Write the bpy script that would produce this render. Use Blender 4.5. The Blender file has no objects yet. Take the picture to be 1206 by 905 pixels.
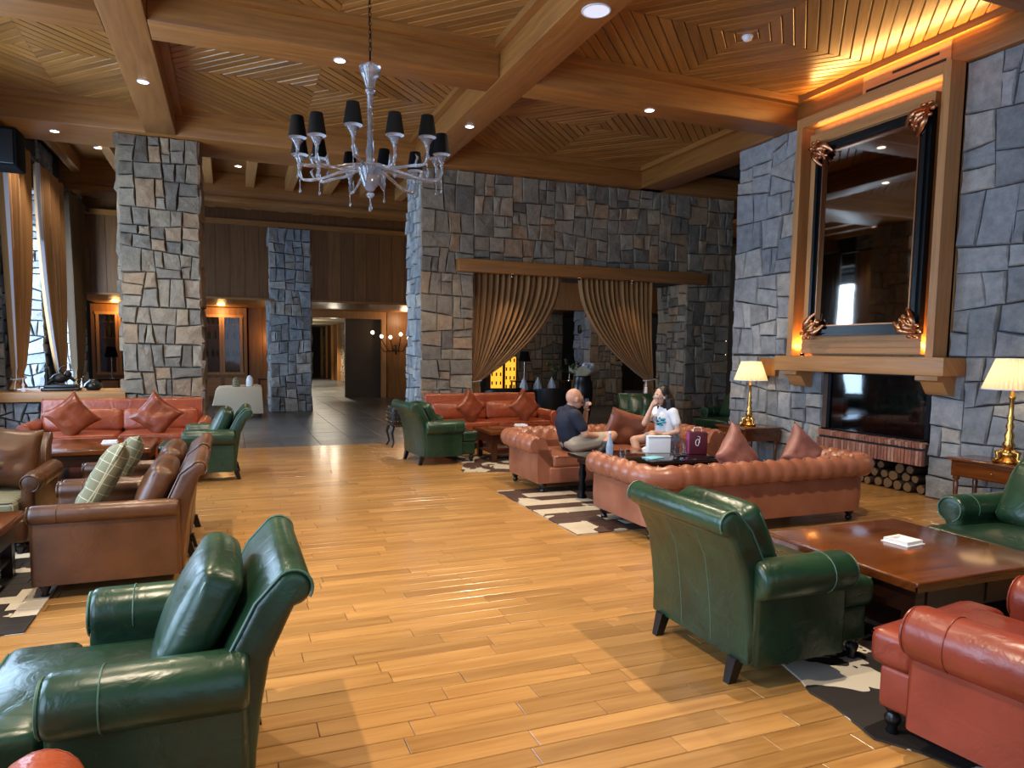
import bpy, bmesh, math, random
import numpy as np
from mathutils import Vector, Matrix, noise as mnoise
PI = math.pi
random.seed(7)
SC = bpy.context.scene
COL = SC.collection

# ------------------------------------------------------------------ camera, world, exposure
def make_camera():
    y, p, r = math.radians(20.7433), math.radians(4.79552), math.radians(0.68557)
    F = Vector((math.sin(y)*math.cos(p), math.cos(y)*math.cos(p), -math.sin(p)))
    rt = Vector((math.cos(y), -math.sin(y), 0)); up = rt.cross(F)
    A = rt*math.cos(r)+up*math.sin(r); B = -rt*math.sin(r)+up*math.cos(r)
    cd = bpy.data.cameras.new('camera'); cam = bpy.data.objects.new('camera', cd); COL.objects.link(cam)
    M = Matrix.Identity(4)
    for i in range(3):
        M[i][0] = A[i]; M[i][1] = B[i]; M[i][2] = -F[i]
    M[0][3], M[1][3], M[2][3] = 0, 0, 1.6
    cam.matrix_world = M
    cd.sensor_width = 36; cd.lens = 36*802.454/1206
    cd.shift_x = 27.93/1206; cd.shift_y = 28.74/1206
    cd.clip_start = 0.05; cd.clip_end = 300
    SC.camera = cam
make_camera()
W = bpy.data.worlds.new('world'); SC.world = W; W.use_nodes = True
W.node_tree.nodes['Background'].inputs[0].default_value = (0.50, 0.68, 1.0, 1)
W.node_tree.nodes['Background'].inputs[1].default_value = 0.16
SC.view_settings.view_transform = 'Standard'
SC.view_settings.look = 'None'
SC.view_settings.gamma = 1
SC.view_settings.exposure = -0.08
SC.cycles.use_denoising = True
SC.cycles.max_bounces = 7
SC.cycles.diffuse_bounces = 4
SC.cycles.sample_clamp_indirect = 6

WARM = (1.0, 0.74, 0.46); DAY = (0.52, 0.73, 1.0)
def light_area(loc, rot, sx, sy, power, col, spread=180):
    d = bpy.data.lights.new('window_daylight', 'AREA'); d.shape = 'RECTANGLE'; d.size = sx; d.size_y = sy
    d.energy = power; d.color = col; d.spread = math.radians(spread)
    o = bpy.data.objects.new('window_daylight', d); COL.objects.link(o); o.location = loc; o.rotation_euler = rot
    return o
def light_spot(loc, power, col=WARM, ang=120, blend=0.6, rad=0.05, rot=(0, 0, 0)):
    d = bpy.data.lights.new('downlight_bulb', 'SPOT'); d.energy = power; d.color = col
    d.spot_size = math.radians(ang); d.spot_blend = blend; d.shadow_soft_size = rad
    o = bpy.data.objects.new('downlight_bulb', d); COL.objects.link(o); o.location = loc; o.rotation_euler = rot
    return o
def light_point(loc, power, col=WARM, rad=0.04):
    d = bpy.data.lights.new('bulb', 'POINT'); d.energy = power; d.color = col; d.shadow_soft_size = rad
    o = bpy.data.objects.new('bulb', d); COL.objects.link(o); o.location = loc
    return o
# daylight through the windows of the left wall (hall) and of the bays beyond the columns
for yc, sy, pw in ((0.2, 3.0, 250), (4.1, 2.6, 320), (9.1, 2.9, 330)):
    light_area((-3.3, yc, 2.3), (0, -PI/2, 0), 3.2, sy, pw, DAY)
light_area((-3.75, 13.3, 2.1), (0, -PI/2, 0), 3.4, 1.7, 340, DAY)
light_area((-3.75, 16.4, 2.1), (0, -PI/2, 0), 3.4, 1.7, 480, DAY)
light_area((2.0, -3.0, 2.3), (PI/2, 0, 0), 7.0, 3.4, 90, (0.55, 0.74, 1.0))  # added daylight fill from the open end behind the camera, no window there

# ------------------------------------------------------------------ mesh helpers
def V3(a): return np.asarray(a, float).reshape(-1, 3)
def join(parts):
    vs, fs, n = [], [], 0
    for v, f in parts:
        v = V3(v); vs.append(v); fs += [tuple(i+n for i in q) for q in f]; n += len(v)
    return np.vstack(vs), fs
def xf(g, loc=(0, 0, 0), rot=(0, 0, 0), sc=(1, 1, 1)):
    from mathutils import Euler
    R = np.array(Euler(rot).to_matrix())
    v = V3(g[0])*np.array(sc); v = v@R.T+np.array(loc)
    return v, g[1]
def box(cx, cy, cz, sx, sy, sz):
    x, y, z = sx/2, sy/2, sz/2
    v = [(cx+a*x, cy+b*y, cz+c*z) for c in (-1, 1) for a, b in ((-1, -1), (1, -1), (1, 1), (-1, 1))]
    return V3(v), [(3, 2, 1, 0), (4, 5, 6, 7), (0, 1, 5, 4), (1, 2, 6, 5), (2, 3, 7, 6), (3, 0, 4, 7)]
def bb(x0, x1, y0, y1, z0, z1): return box((x0+x1)/2, (y0+y1)/2, (z0+z1)/2, abs(x1-x0), abs(y1-y0), abs(z1-z0))
def rbox(sx, sy, sz, r=0.03, seg=3, mid=1, crown=(0, 0, 0)):
    """rounded box; crown bulges the faces"""
    H = (sx/2, sy/2, sz/2); r = min(r, *[h*0.999 for h in H])
    def ticks(h):
        a = [-h+r*(1-math.cos(PI/2*k/seg))*1.0 for k in range(seg+1)]
        m = [(-h+r)+(2*h-2*r)*k/(mid+1) for k in range(1, mid+1)]
        return a+m+[-t for t in reversed(a)]
    idx, vs, fs = {}, [], []
    def add(p):
        k = tuple(round(c, 6) for c in p)
        if k not in idx:
            idx[k] = len(vs)
            q = np.array(p, float); inner = np.clip(q, [-(h-r) for h in H], [h-r for h in H]); d = q-inner
            n = np.linalg.norm(d)
            if n > 1e-9: q = inner+d/n*r
            u = [q[i]/H[i] for i in range(3)]
            e = q.copy()
            for i in range(3):
                j, k2 = (i+1) % 3, (i+2) % 3
                e[i] += crown[i]*u[i]*(1-u[j]**2)*(1-u[k2]**2)
            vs.append(e)
        return idx[k]
    T = [ticks(h) for h in H]
    for ax in range(3):
        a, b = (ax+1) % 3, (ax+2) % 3
        for s in (-1, 1):
            for i in range(len(T[a])-1):
                for j in range(len(T[b])-1):
                    q = []
                    for (ii, jj) in ((i, j), (i+1, j), (i+1, j+1), (i, j+1)):
                        p = [0, 0, 0]; p[ax] = s*H[ax]; p[a] = T[a][ii]; p[b] = T[b][jj]; q.append(add(p))
                    fs.append(tuple(q if s > 0 else q[::-1]))
    return V3(vs), fs
def extr(prof, L, r=0.02, seg=3, cols=1, wave=None):
    """closed 2D profile (a,b) swept along +x by L with rounded ends; profile counter-clockwise"""
    P = np.array(prof, float); n = len(P)
    d = np.roll(P, -1, 0)-np.roll(P, 1, 0); d /= np.maximum(np.linalg.norm(d, axis=1)[:, None], 1e-9)
    N = np.stack([d[:, 1], -d[:, 0]], 1)
    st = []
    for k in range(seg+1):
        t = PI/2*k/seg; st.append((r*(1-math.sin(t)), r*(1-math.cos(PI/2-t)) if False else r*(1-math.sin(t)), t))
    rings = []
    for k in range(seg+1):
        t = PI/2*k/seg; rings.append((r*(1-math.sin(t)), r*(1-math.cos(t)) ))
    # (offset, pos): first ring fully inset at the end plane
    A = [(r*(1-math.sin(PI/2*k/seg)), r*(1-math.cos(PI/2*k/seg))) for k in range(seg+1)]
    R = [(o, x) for (o, x) in A]+[(0, r+(L-2*r)*k/(cols+1)) for k in range(1, cols+1)]+[(o, L-x) for (o, x) in reversed(A)]
    vs = []
    for o, x in R:
        Q = P-N*o
        for q in Q: vs.append((x, q[0], q[1]))
    fs = []
    for k in range(len(R)-1):
        for i in range(n):
            j = (i+1) % n
            fs.append((k*n+i, (k+1)*n+i, (k+1)*n+j, k*n+j)[::-1])
    fs.append(tuple(range(n))[::-1]); fs.append(tuple(len(vs)-n+i for i in range(n)))
    return V3(vs), [f[::-1] if len(f) == n and n > 4 else f for f in fs] if False else fs
def lathe(prof, n=20, pleat=0, np_=0):
    vs, fs = [], []
    for k, (r, z) in enumerate(prof):
        for i in range(n):
            a = 2*PI*i/n; rr = r*(1+(pleat if i % 2 else -pleat))
            vs.append((rr*math.cos(a), rr*math.sin(a), z))
    for k in range(len(prof)-1):
        for i in range(n):
            j = (i+1) % n; fs.append((k*n+i, k*n+j, (k+1)*n+j, (k+1)*n+i))
    if prof[0][0] > 1e-4 and not np_: fs.append(tuple(range(n))[::-1])
    if prof[-1][0] > 1e-4 and not np_: fs.append(tuple(len(vs)-n+i for i in range(n)))
    return V3(vs), fs
def tube(pts, rad, n=8, cap=True):
    pts = [Vector(p) for p in pts]; m = len(pts)
    if not hasattr(rad, '__len__'): rad = [rad]*m
    vs, fs = [], []; prev = None
    for k in range(m):
        t = (pts[min(k+1, m-1)]-pts[max(k-1, 0)]).normalized()
        if prev is None:
            a = t.cross(Vector((0, 0, 1)))
            if a.length < 1e-3: a = t.cross(Vector((1, 0, 0)))
        else: a = prev-t*prev.dot(t)
        a.normalize(); b = t.cross(a); prev = a
        for i in range(n):
            an = 2*PI*i/n; vs.append(tuple(pts[k]+(a*math.cos(an)+b*math.sin(an))*rad[k]))
    for k in range(m-1):
        for i in range(n):
            j = (i+1) % n; fs.append((k*n+i, k*n+j, (k+1)*n+j, (k+1)*n+i))
    if cap: fs.append(tuple(range(n))[::-1]); fs.append(tuple(len(vs)-n+i for i in range(n)))
    return V3(vs), fs
def sphere(r, n=12, m=8, c=(0, 0, 0), sc=(1, 1, 1)):
    pr = [(max(1e-5, r*math.sin(PI*k/m)), -r*math.cos(PI*k/m)) for k in range(m+1)]
    return xf(lathe(pr, n), c, (0, 0, 0), sc)
def pillow(w, h, t, n=14, pinch=0.10, seed=0, wr=0.006):
    """scatter cushion in the XZ plane, thickness along y"""
    vs, fs = [], []
    rnd = random.Random(seed); ox = rnd.random()*50
    for s in (-1, 1):
        base = len(vs)
        for i in range(n+1):
            for j in range(n+1):
                u, v = -1+2*i/n, -1+2*j/n
                x = u*w/2*(1-pinch*(1-abs(v)**2)*abs(u)**2*1.0); z = v*h/2*(1-pinch*(1-abs(u)**2)*abs(v)**2)
                th = t/2*(max(0, (1-u**4)*(1-v**4)))**0.55
                nz = mnoise.noise(Vector((u*2.3+ox, v*2.3, s*3.0)))*wr*6*(th/(t/2))**.5*0.5
                vs.append((x, s*(th+nz*(1 if th > 0 else 0)), z))
        for i in range(n):
            for j in range(n):
                a = base+i*(n+1)+j; q = (a, a+n+1, a+n+2, a+1)
                fs.append(q if s < 0 else q[::-1])
    bm = bmesh.new()
    bvs = [bm.verts.new(v) for v in vs]
    for f in fs: bm.faces.new([bvs[i] for i in f])
    bmesh.ops.remove_doubles(bm, verts=bm.verts, dist=1e-4)
    bm.verts.index_update()
    out = (V3([v.co[:] for v in bm.verts]), [tuple(v.index for v in f.verts) for f in bm.faces]); bm.free()
    return out
def grid(fn, nu, nv, wrap_u=False):
    vs = [fn(i/nu, j/nv) for i in range(nu+1) for j in range(nv+1)]
    fs = [(i*(nv+1)+j, (i+1)*(nv+1)+j, (i+1)*(nv+1)+j+1, i*(nv+1)+j+1) for i in range(nu) for j in range(nv)]
    return V3(vs), fs
def thicken(g, t):
    """give an open sheet a back face offset along its normals"""
    v, f = V3(g[0]), g[1]
    nrm = np.zeros_like(v)
    for q in f:
        a, b, c = v[q[0]], v[q[1]], v[q[2]]; n = np.cross(b-a, c-a)
        for i in q: nrm[i] += n
    nrm /= np.maximum(np.linalg.norm(nrm, axis=1)[:, None], 1e-9)
    n0 = len(v); edges = {}
    for q in f:
        for i in range(len(q)):
            a, b = q[i], q[(i+1) % len(q)]
            if (b, a) in edges: del edges[(b, a)]
            else: edges[(a, b)] = 1
    ff = list(f)+[tuple(i+n0 for i in q)[::-1] for q in f]+[(b, a, a+n0, b+n0) for a, b in edges]
    return np.vstack([v, v-nrm*t]), ff

def mk(name, g, mat, parent=None, smooth=0, uv=None, tint=None, loc=None, rotz=None, fixn=False):
    """link one mesh object; smooth = crease angle in degrees (0: flat). uv='x','y','z' grain axis"""
    v, f = g
    me = bpy.data.meshes.new(name); me.from_pydata([tuple(p) for p in V3(v)], [], f)
    if fixn:
        bm = bmesh.new(); bm.from_mesh(me); bmesh.ops.recalc_face_normals(bm, faces=bm.faces); bm.to_mesh(me); bm.free()
    if smooth:
        me.shade_smooth() if hasattr(me, 'shade_smooth') else None
        if smooth < 180: me.set_sharp_from_angle(angle=math.radians(smooth))
    if uv: add_uv(me, uv)
    if tint is not None:
        a = me.attributes.new('tint', 'FLOAT', 'FACE')
        a.data.foreach_set('value', np.full(len(me.polygons), tint, np.float32) if not hasattr(tint, '__len__') else np.asarray(tint, np.float32))
    if isinstance(mat, (list, tuple)):
        for m in mat: me.materials.append(m)
    elif mat: me.materials.append(mat)
    o = bpy.data.objects.new(name, me); COL.objects.link(o)
    if parent is not None: o.parent = parent
    if loc is not None: o.location = loc
    if rotz is not None: o.rotation_euler = (0, 0, rotz)
    return o
def add_uv(me, ax):
    ax = {'x': 0, 'y': 1, 'z': 2}[ax] if isinstance(ax, str) else ax
    n = len(me.loops); co = np.empty(len(me.vertices)*3, np.float32); me.vertices.foreach_get('co', co); co = co.reshape(-1, 3)
    vi = np.empty(n, np.int32); me.loops.foreach_get('vertex_index', vi)
    o1, o2 = [i for i in range(3) if i != ax]
    off = random.random()*37
    uv = np.stack([co[vi, ax]+off, co[vi, o1]+co[vi, o2]*0.97+off*1.7], 1).astype(np.float32)
    me.uv_layers.new(name='UVMap').data.foreach_set('uv', uv.ravel())
def tag(o, label, cat, group=None):
    o['label'] = label; o['category'] = cat
    if group: o['group'] = group
    return o
def struct(o): o['kind'] = 'structure'; return o
def stuff(o): o['kind'] = 'stuff'; return o
def thing(name, label, cat, loc=(0, 0, 0), rotz=0, group=None):
    o = bpy.data.objects.new(name, None); COL.objects.link(o); o.empty_display_size = 0.1
    o.location = loc; o.rotation_euler = (0, 0, rotz)
    return tag(o, label, cat, group)
def base(name, loc=(0, 0, 0)):
    o = bpy.data.objects.new(name, None); COL.objects.link(o); o.location = loc; return struct(o)
def smooth_path(P, n):
    P = [np.array(p, float) for p in P]; out = []
    for i in range(len(P)-1):
        a, b, c, d = P[max(i-1, 0)], P[i], P[i+1], P[min(i+2, len(P)-1)]
        for k in range(n):
            t = k/n; out.append(tuple(.5*((2*b)+(-a+c)*t+(2*a-5*b+4*c-d)*t*t+(-a+3*b-3*c+d)*t**3)))
    return out+[tuple(P[-1])]
def kids(o): return [c for c in bpy.data.objects if c.parent == o]
def dup(o, loc=None, rotz=None, label=None, parent=None):
    kk = KID.get(o) or kids(o)
    c = o.copy(); COL.objects.link(c)
    if parent is not None: c.parent = parent
    if loc is not None: c.location = loc
    if rotz is not None: c.rotation_euler = (0, 0, rotz)
    if label: c['label'] = label
    for k in kk: dup(k, parent=c)
    return c
KID = {}
ORD = ('first', 'second', 'third', 'fourth', 'fifth', 'sixth', 'seventh', 'eighth', 'ninth', 'tenth', 'eleventh', 'twelfth', 'thirteenth', 'fourteenth')
SH = {1.33: 'lowest', 1.88: 'middle', 2.33: 'highest'}

# ------------------------------------------------------------------ materials
def hexc(h, k=1.0):
    h = h.lstrip('#'); c = [int(h[i:i+2], 16)/255 for i in (0, 2, 4)]
    return tuple((x/12.92 if x <= .04045 else ((x+.055)/1.055)**2.4)*k for x in c)+(1,)
class NT:
    def __init__(s, name):
        s.m = bpy.data.materials.new(name); s.m.use_nodes = True; s.t = s.m.node_tree; s.b = s.t.nodes['Principled BSDF']
    def n(s, t, **k):
        x = s.t.nodes.new(t)
        for a, b in k.items(): setattr(x, a, b)
        return x
    def l(s, a, b): s.t.links.new(a, b)
    def set(s, **k):
        for a, v in k.items(): s.b.inputs[a.replace('_', ' ')].default_value = v
def plain(name, col, rough=0.5, metal=0, **k):
    t = NT(name); t.set(Roughness=rough, Metallic=metal); t.b.inputs['Base Color'].default_value = hexc(col) if isinstance(col, str) else col
    for a, v in k.items(): t.b.inputs[a.replace('_', ' ')].default_value = v
    return t.m
def emit(name, col, s):
    t = NT(name); t.b.inputs['Base Color'].default_value = hexc(col); t.b.inputs['Emission Color'].default_value = hexc(col); t.b.inputs['Emission Strength'].default_value = s
    return t.m
def wood(name, c1, c2, rough=0.4, scale=1.0, tints=0.0, coat=0.0, knots=False, bump=0.04):
    t = NT(name); uv = t.n('ShaderNodeUVMap'); mp = t.n('ShaderNodeMapping'); t.l(uv.outputs[0], mp.inputs[0])
    mp.inputs['Scale'].default_value = (1.6*scale, 26*scale, 1)
    nz = t.n('ShaderNodeTexNoise'); nz.inputs['Scale'].default_value = 1.0; nz.inputs['Detail'].default_value = 5; nz.inputs['Roughness'].default_value = .62
    nz.inputs['Distortion'].default_value = 0.6
    t.l(mp.outputs[0], nz.inputs[0])
    rp = t.n('ShaderNodeValToRGB'); rp.color_ramp.elements[0].position = .32; rp.color_ramp.elements[1].position = .68
    rp.color_ramp.elements[0].color = hexc(c1); rp.color_ramp.elements[1].color = hexc(c2)
    t.l(nz.outputs[0], rp.inputs[0])
    out = rp.outputs[0]
    if tints:
        at = t.n('ShaderNodeAttribute'); at.attribute_name = 'tint'
        mr = t.n('ShaderNodeMapRange'); mr.inputs['To Min'].default_value = 1-tints; mr.inputs['To Max'].default_value = 1+tints*0.75
        t.l(at.outputs['Fac'], mr.inputs[0])
        mx = t.n('ShaderNodeVectorMath', operation='SCALE'); t.l(out, mx.inputs[0]); t.l(mr.outputs[0], mx.inputs['Scale']); out = mx.outputs[0]
    t.l(out, t.b.inputs['Base Color'])
    t.set(Roughness=rough); t.b.inputs['Coat Weight'].default_value = coat; t.b.inputs['Coat Roughness'].default_value = .15
    bp = t.n('ShaderNodeBump'); bp.inputs['Strength'].default_value = bump; bp.inputs['Distance'].default_value = .01
    t.l(nz.outputs[0], bp.inputs['Height']); t.l(bp.outputs[0], t.b.inputs['Normal'])
    return t.m
def leather(name, c1, c2, rough=0.33, wr=0.35, sc=9, spec=.5):
    t = NT(name); tc = t.n('ShaderNodeTexCoord')
    nz = t.n('ShaderNodeTexNoise'); nz.inputs['Scale'].default_value = 3.2; nz.inputs['Detail'].default_value = 4
    t.l(tc.outputs['Object'], nz.inputs[0])
    rp = t.n('ShaderNodeValToRGB'); rp.color_ramp.elements[0].position = .35; rp.color_ramp.elements[1].position = .7
    rp.color_ramp.elements[0].color = hexc(c1); rp.color_ramp.elements[1].color = hexc(c2)
    t.l(nz.outputs[0], rp.inputs[0]); t.l(rp.outputs[0], t.b.inputs['Base Color'])
    n2 = t.n('ShaderNodeTexNoise'); n2.inputs['Scale'].default_value = sc; n2.inputs['Detail'].default_value = 3; n2.inputs['Distortion'].default_value = .8
    n3 = t.n('ShaderNodeTexVoronoi'); n3.inputs['Scale'].default_value = 260
    t.l(tc.outputs['Object'], n2.inputs[0]); t.l(tc.outputs['Object'], n3.inputs[0])
    b1 = t.n('ShaderNodeBump'); b1.inputs['Strength'].default_value = wr; b1.inputs['Distance'].default_value = .02
    b2 = t.n('ShaderNodeBump'); b2.inputs['Strength'].default_value = .06; b2.inputs['Distance'].default_value = .002
    t.l(n2.outputs[0], b1.inputs['Height']); t.l(n3.outputs[0], b2.inputs['Height']); t.l(b1.outputs[0], b2.inputs['Normal']); t.l(b2.outputs[0], t.b.inputs['Normal'])
    mr = t.n('ShaderNodeMapRange'); mr.inputs['To Min'].default_value = rough-.08; mr.inputs['To Max'].default_value = rough+.12
    t.l(n2.outputs[0], mr.inputs[0]); t.l(mr.outputs[0], t.b.inputs['Roughness'])
    t.b.inputs['Specular IOR Level'].default_value = spec
    return t.m
def stone_mat(name, ramp, k=1.0):
    t = NT(name); at = t.n('ShaderNodeAttribute'); at.attribute_name = 'tint'
    rp = t.n('ShaderNodeValToRGB'); cr = rp.color_ramp; cr.interpolation = 'LINEAR'
    cr.elements[0].position = 0; cr.elements[0].color = hexc(ramp[0], k); cr.elements[1].position = 1; cr.elements[1].color = hexc(ramp[-1], k)
    for i, c in enumerate(ramp[1:-1]):
        e = cr.elements.new((i+1)/(len(ramp)-1)); e.color = hexc(c, k)
    t.l(at.outputs['Fac'], rp.inputs[0])
    ge = t.n('ShaderNodeNewGeometry'); nz = t.n('ShaderNodeTexNoise'); nz.inputs['Scale'].default_value = 7; nz.inputs['Detail'].default_value = 8; nz.inputs['Roughness'].default_value = .68
    t.l(ge.outputs['Position'], nz.inputs[0])
    mr = t.n('ShaderNodeMapRange'); mr.inputs['From Min'].default_value = .25; mr.inputs['From Max'].default_value = .75
    mr.inputs['To Min'].default_value = .62; mr.inputs['To Max'].default_value = 1.35
    t.l(nz.outputs[0], mr.inputs[0])
    mx = t.n('ShaderNodeVectorMath', operation='SCALE'); t.l(rp.outputs[0], mx.inputs[0]); t.l(mr.outputs[0], mx.inputs['Scale']); t.l(mx.outputs[0], t.b.inputs['Base Color'])
    n2 = t.n('ShaderNodeTexNoise'); n2.inputs['Scale'].default_value = 13; n2.inputs['Detail'].default_value = 9; n2.inputs['Roughness'].default_value = .7
    t.l(ge.outputs['Position'], n2.inputs[0])
    b = t.n('ShaderNodeBump'); b.inputs['Strength'].default_value = .9; b.inputs['Distance'].default_value = .035; t.l(n2.outputs[0], b.inputs['Height']); t.l(b.outputs[0], t.b.inputs['Normal'])
    t.set(Roughness=.75); t.b.inputs['Specular IOR Level'].default_value = .35
    return t.m
M = {}
M['green'] = leather('green_leather', '#13291a', '#213e29', .29, .28)
M['green_piping'] = plain('green_piping', '#40604f', .38)
M['brown'] = leather('brown_leather', '#40240f', '#5c361c', .34, .22)
M['red'] = leather('red_leather', '#83371c', '#9c4a2b', .30, .6)
M['redbrown'] = leather('red_brown_leather', '#6c2e19', '#8a4227', .30, .4)
M['oxblood'] = leather('oxblood_leather', '#6d2a1c', '#8a3a28', .30, .3)
M['tan'] = leather('tan_leather', '#7f4b36', '#99624b', .30, .16)
M['rust'] = leather('rust_leather', '#744740', '#8d5c54', .45, .4)
M['darkwood'] = wood('dark_wood', '#1c0d08', '#2e160c', .3, 1.0, bump=.02)
M['mahog'] = wood('mahogany', '#4a240e', '#6c3a16', .16, .8, coat=.5, bump=.01)
M['mahog_d'] = wood('dark_mahogany', '#2c120a', '#43200f', .28, .8, bump=.02)
M['oak'] = wood('honey_wood', '#7d4f24', '#9b6730', .42, .7, tints=.12)
M['oak_l'] = wood('pale_wood', '#9e6e40', '#b88550', .42, .7)
M['board'] = wood('ceiling_board', '#774f25', '#9b6c34', .30, .7, tints=.22)
M['panel'] = wood('panel_wood', '#5c3a1a', '#7a5026', .5, .7, tints=.2)
M['plank'] = wood('floor_plank', '#8b6233', '#ab804a', .28, .6, tints=.17, coat=.25, bump=.05)
M['stone'] = stone_mat('wall_stone', ['#5e564c', '#756b5e', '#857866', '#6a6156', '#8d7f6a', '#8d7054', '#7a7062'], 1.12)
M['stone_l'] = stone_mat('hearth_wall_stone', ['#6c7074', '#83868a', '#777a7f', '#929394', '#70757a', '#a09a91', '#878a8e'], 1.2)  # paler blue-grey copy of the wall stone, window daylight put into the colour
M['mortar'] = plain('joint_shadow', '#34302d', .95)  # dark mortar colour, also used for cores behind stones and boards
M['slate'] = stone_mat('slate_tile', ['#4a4c4e', '#5c5d5e', '#525456', '#686766'], .95)
M['slate'].node_tree.nodes['Principled BSDF'].inputs['Roughness'].default_value = .28
for n_ in M['slate'].node_tree.nodes:
    if n_.type == 'BUMP': n_.inputs['Strength'].default_value = .12
M['curtain'] = plain('gold_curtain_cloth', '#8c6232', .75, Sheen_Weight=.3)
M['curtain_d'] = plain('bronze_curtain_cloth', '#5d4527', .8, Sheen_Weight=.2)  # darker copy of the gold cloth, the unlit end put into the colour
M['lining'] = plain('curtain_lining', '#a9a7b0', .8)
M['black'] = plain('black_lacquer', '#0b0c0e', .3)
M['blackcloth'] = plain('black_cloth', '#08090b', .9, Specular_IOR_Level=.12)
M['blackleather'] = plain('black_leather', '#101216', .38)
M['gold'] = plain('polished_brass', '#c7964f', .24, 1)
M['copper'] = plain('gilt_copper', '#b9815c', .28, 1)
M['navy'] = plain('black_blue_frame', '#0a1013', .25)
M['white'] = plain('white_ceramic', '#e8e8e8', .3)
M['cloth'] = plain('white_cloth', '#dfe3ea', .8)
M['cream'] = plain('cream_upholstery', '#cfbfa6', .85)
M['glass'] = plain('clear_glass', '#f4f8ff', .04, 0, Transmission_Weight=1.0, IOR=1.45)
M['crystal'] = plain('chandelier_glass', '#ccd2de', .06, 0, Transmission_Weight=.86, IOR=1.5)
M['water'] = plain('still_water', '#ffffff', .02, 0, Transmission_Weight=1.0, IOR=1.33)
M['mirror'] = plain('mirror_glass', '#9a938a', .03, 1)
M['iron'] = plain('black_iron', '#15161a', .4, .8)
M['brick'] = stone_mat('hearth_brick', ['#8c5847', '#a06c5a', '#7a4d42', '#b58a78'])
M['firebrick'] = plain('soot_brick', '#1c1a19', .9)
M['bark'] = plain('log_bark', '#3d2c20', .95)
M['cutwood'] = plain('log_cut_end', '#6f563a', .9)
M['lampglow'] = emit('lamp_disc', '#fff0dc', 14)
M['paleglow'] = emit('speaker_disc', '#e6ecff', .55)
M['plastic'] = plain('white_plastic', '#dadfe8', .4)
def shade_mat():
    t = NT('pleated_shade'); t.b.inputs['Base Color'].default_value = hexc('#efe2c4'); t.set(Roughness=.8)
    t.b.inputs['Emission Color'].default_value = hexc('#ffdca6'); t.b.inputs['Emission Strength'].default_value = .05
    tr = t.n('ShaderNodeBsdfTranslucent'); tr.inputs[0].default_value = hexc('#f4e2bd')
    mx = t.n('ShaderNodeMixShader'); mx.inputs[0].default_value = .5
    t.l(t.b.outputs[0], mx.inputs[1]); t.l(tr.outputs[0], mx.inputs[2]); t.l(mx.outputs[0], t.t.nodes['Material Output'].inputs[0])
    return t.m
M['shade'] = shade_mat()
def plaid():
    t = NT('plaid_cloth'); tc = t.n('ShaderNodeTexCoord'); sp = t.n('ShaderNodeSeparateXYZ'); t.l(tc.outputs['Object'], sp.inputs[0])
    def band(out, freq, w):
        m = t.n('ShaderNodeMath', operation='MULTIPLY'); m.inputs[1].default_value = freq; t.l(out, m.inputs[0])
        f = t.n('ShaderNodeMath', operation='FRACT'); t.l(m.outputs[0], f.inputs[0])
        c = t.n('ShaderNodeMath', operation='LESS_THAN'); c.inputs[1].default_value = w; t.l(f.outputs[0], c.inputs[0]); return c.outputs[0]
    a = band(sp.outputs[0], 15, .07); b = band(sp.outputs[2], 15, .07)
    mx = t.n('ShaderNodeMath', operation='MAXIMUM'); t.l(a, mx.inputs[0]); t.l(b, mx.inputs[1])
    mc = t.n('ShaderNodeMix', data_type='RGBA'); mc.inputs[6].default_value = hexc('#6c6951'); mc.inputs[7].default_value = hexc('#aaa487'); t.l(mx.outputs[0], mc.inputs[0])
    t.l(mc.outputs[2], t.b.inputs['Base Color']); t.set(Roughness=.9)
    return t.m
M['plaid'] = plaid()
def hide(name, ca, cb, cell=0):
    t = NT(name); ge = t.n('ShaderNodeNewGeometry')
    nz = t.n('ShaderNodeTexNoise'); nz.inputs['Scale'].default_value = 3.2; nz.inputs['Detail'].default_value = 3; nz.inputs['Distortion'].default_value = .6; t.l(ge.outputs['Position'], nz.inputs[0])
    at = t.n('ShaderNodeAttribute'); at.attribute_name = 'tint'
    ad = t.n('ShaderNodeMath', operation='ADD'); t.l(nz.outputs[0], ad.inputs[0]); t.l(at.outputs['Fac'], ad.inputs[1])
    rp = t.n('ShaderNodeValToRGB'); rp.color_ramp.interpolation = 'CONSTANT'
    rp.color_ramp.elements[0].color = hexc(ca); rp.color_ramp.elements[1].position = .52; rp.color_ramp.elements[1].color = hexc(cb)
    t.l(ad.outputs[0], rp.inputs[0]); t.l(rp.outputs[0], t.b.inputs['Base Color']); t.set(Roughness=.7)
    n2 = t.n('ShaderNodeTexNoise'); n2.inputs['Scale'].default_value = 180; t.l(ge.outputs['Position'], n2.inputs[0])
    b = t.n('ShaderNodeBump'); b.inputs['Strength'].default_value = .3; b.inputs['Distance'].default_value = .004; t.l(n2.outputs[0], b.inputs['Height']); t.l(b.outputs[0], t.b.inputs['Normal'])
    return t.m
M['hide'] = hide('cow_hide', '#1a1310', '#bdb4a4')
M['hide_b'] = hide('brown_cow_hide', '#3a2015', '#a89c88')

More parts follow.
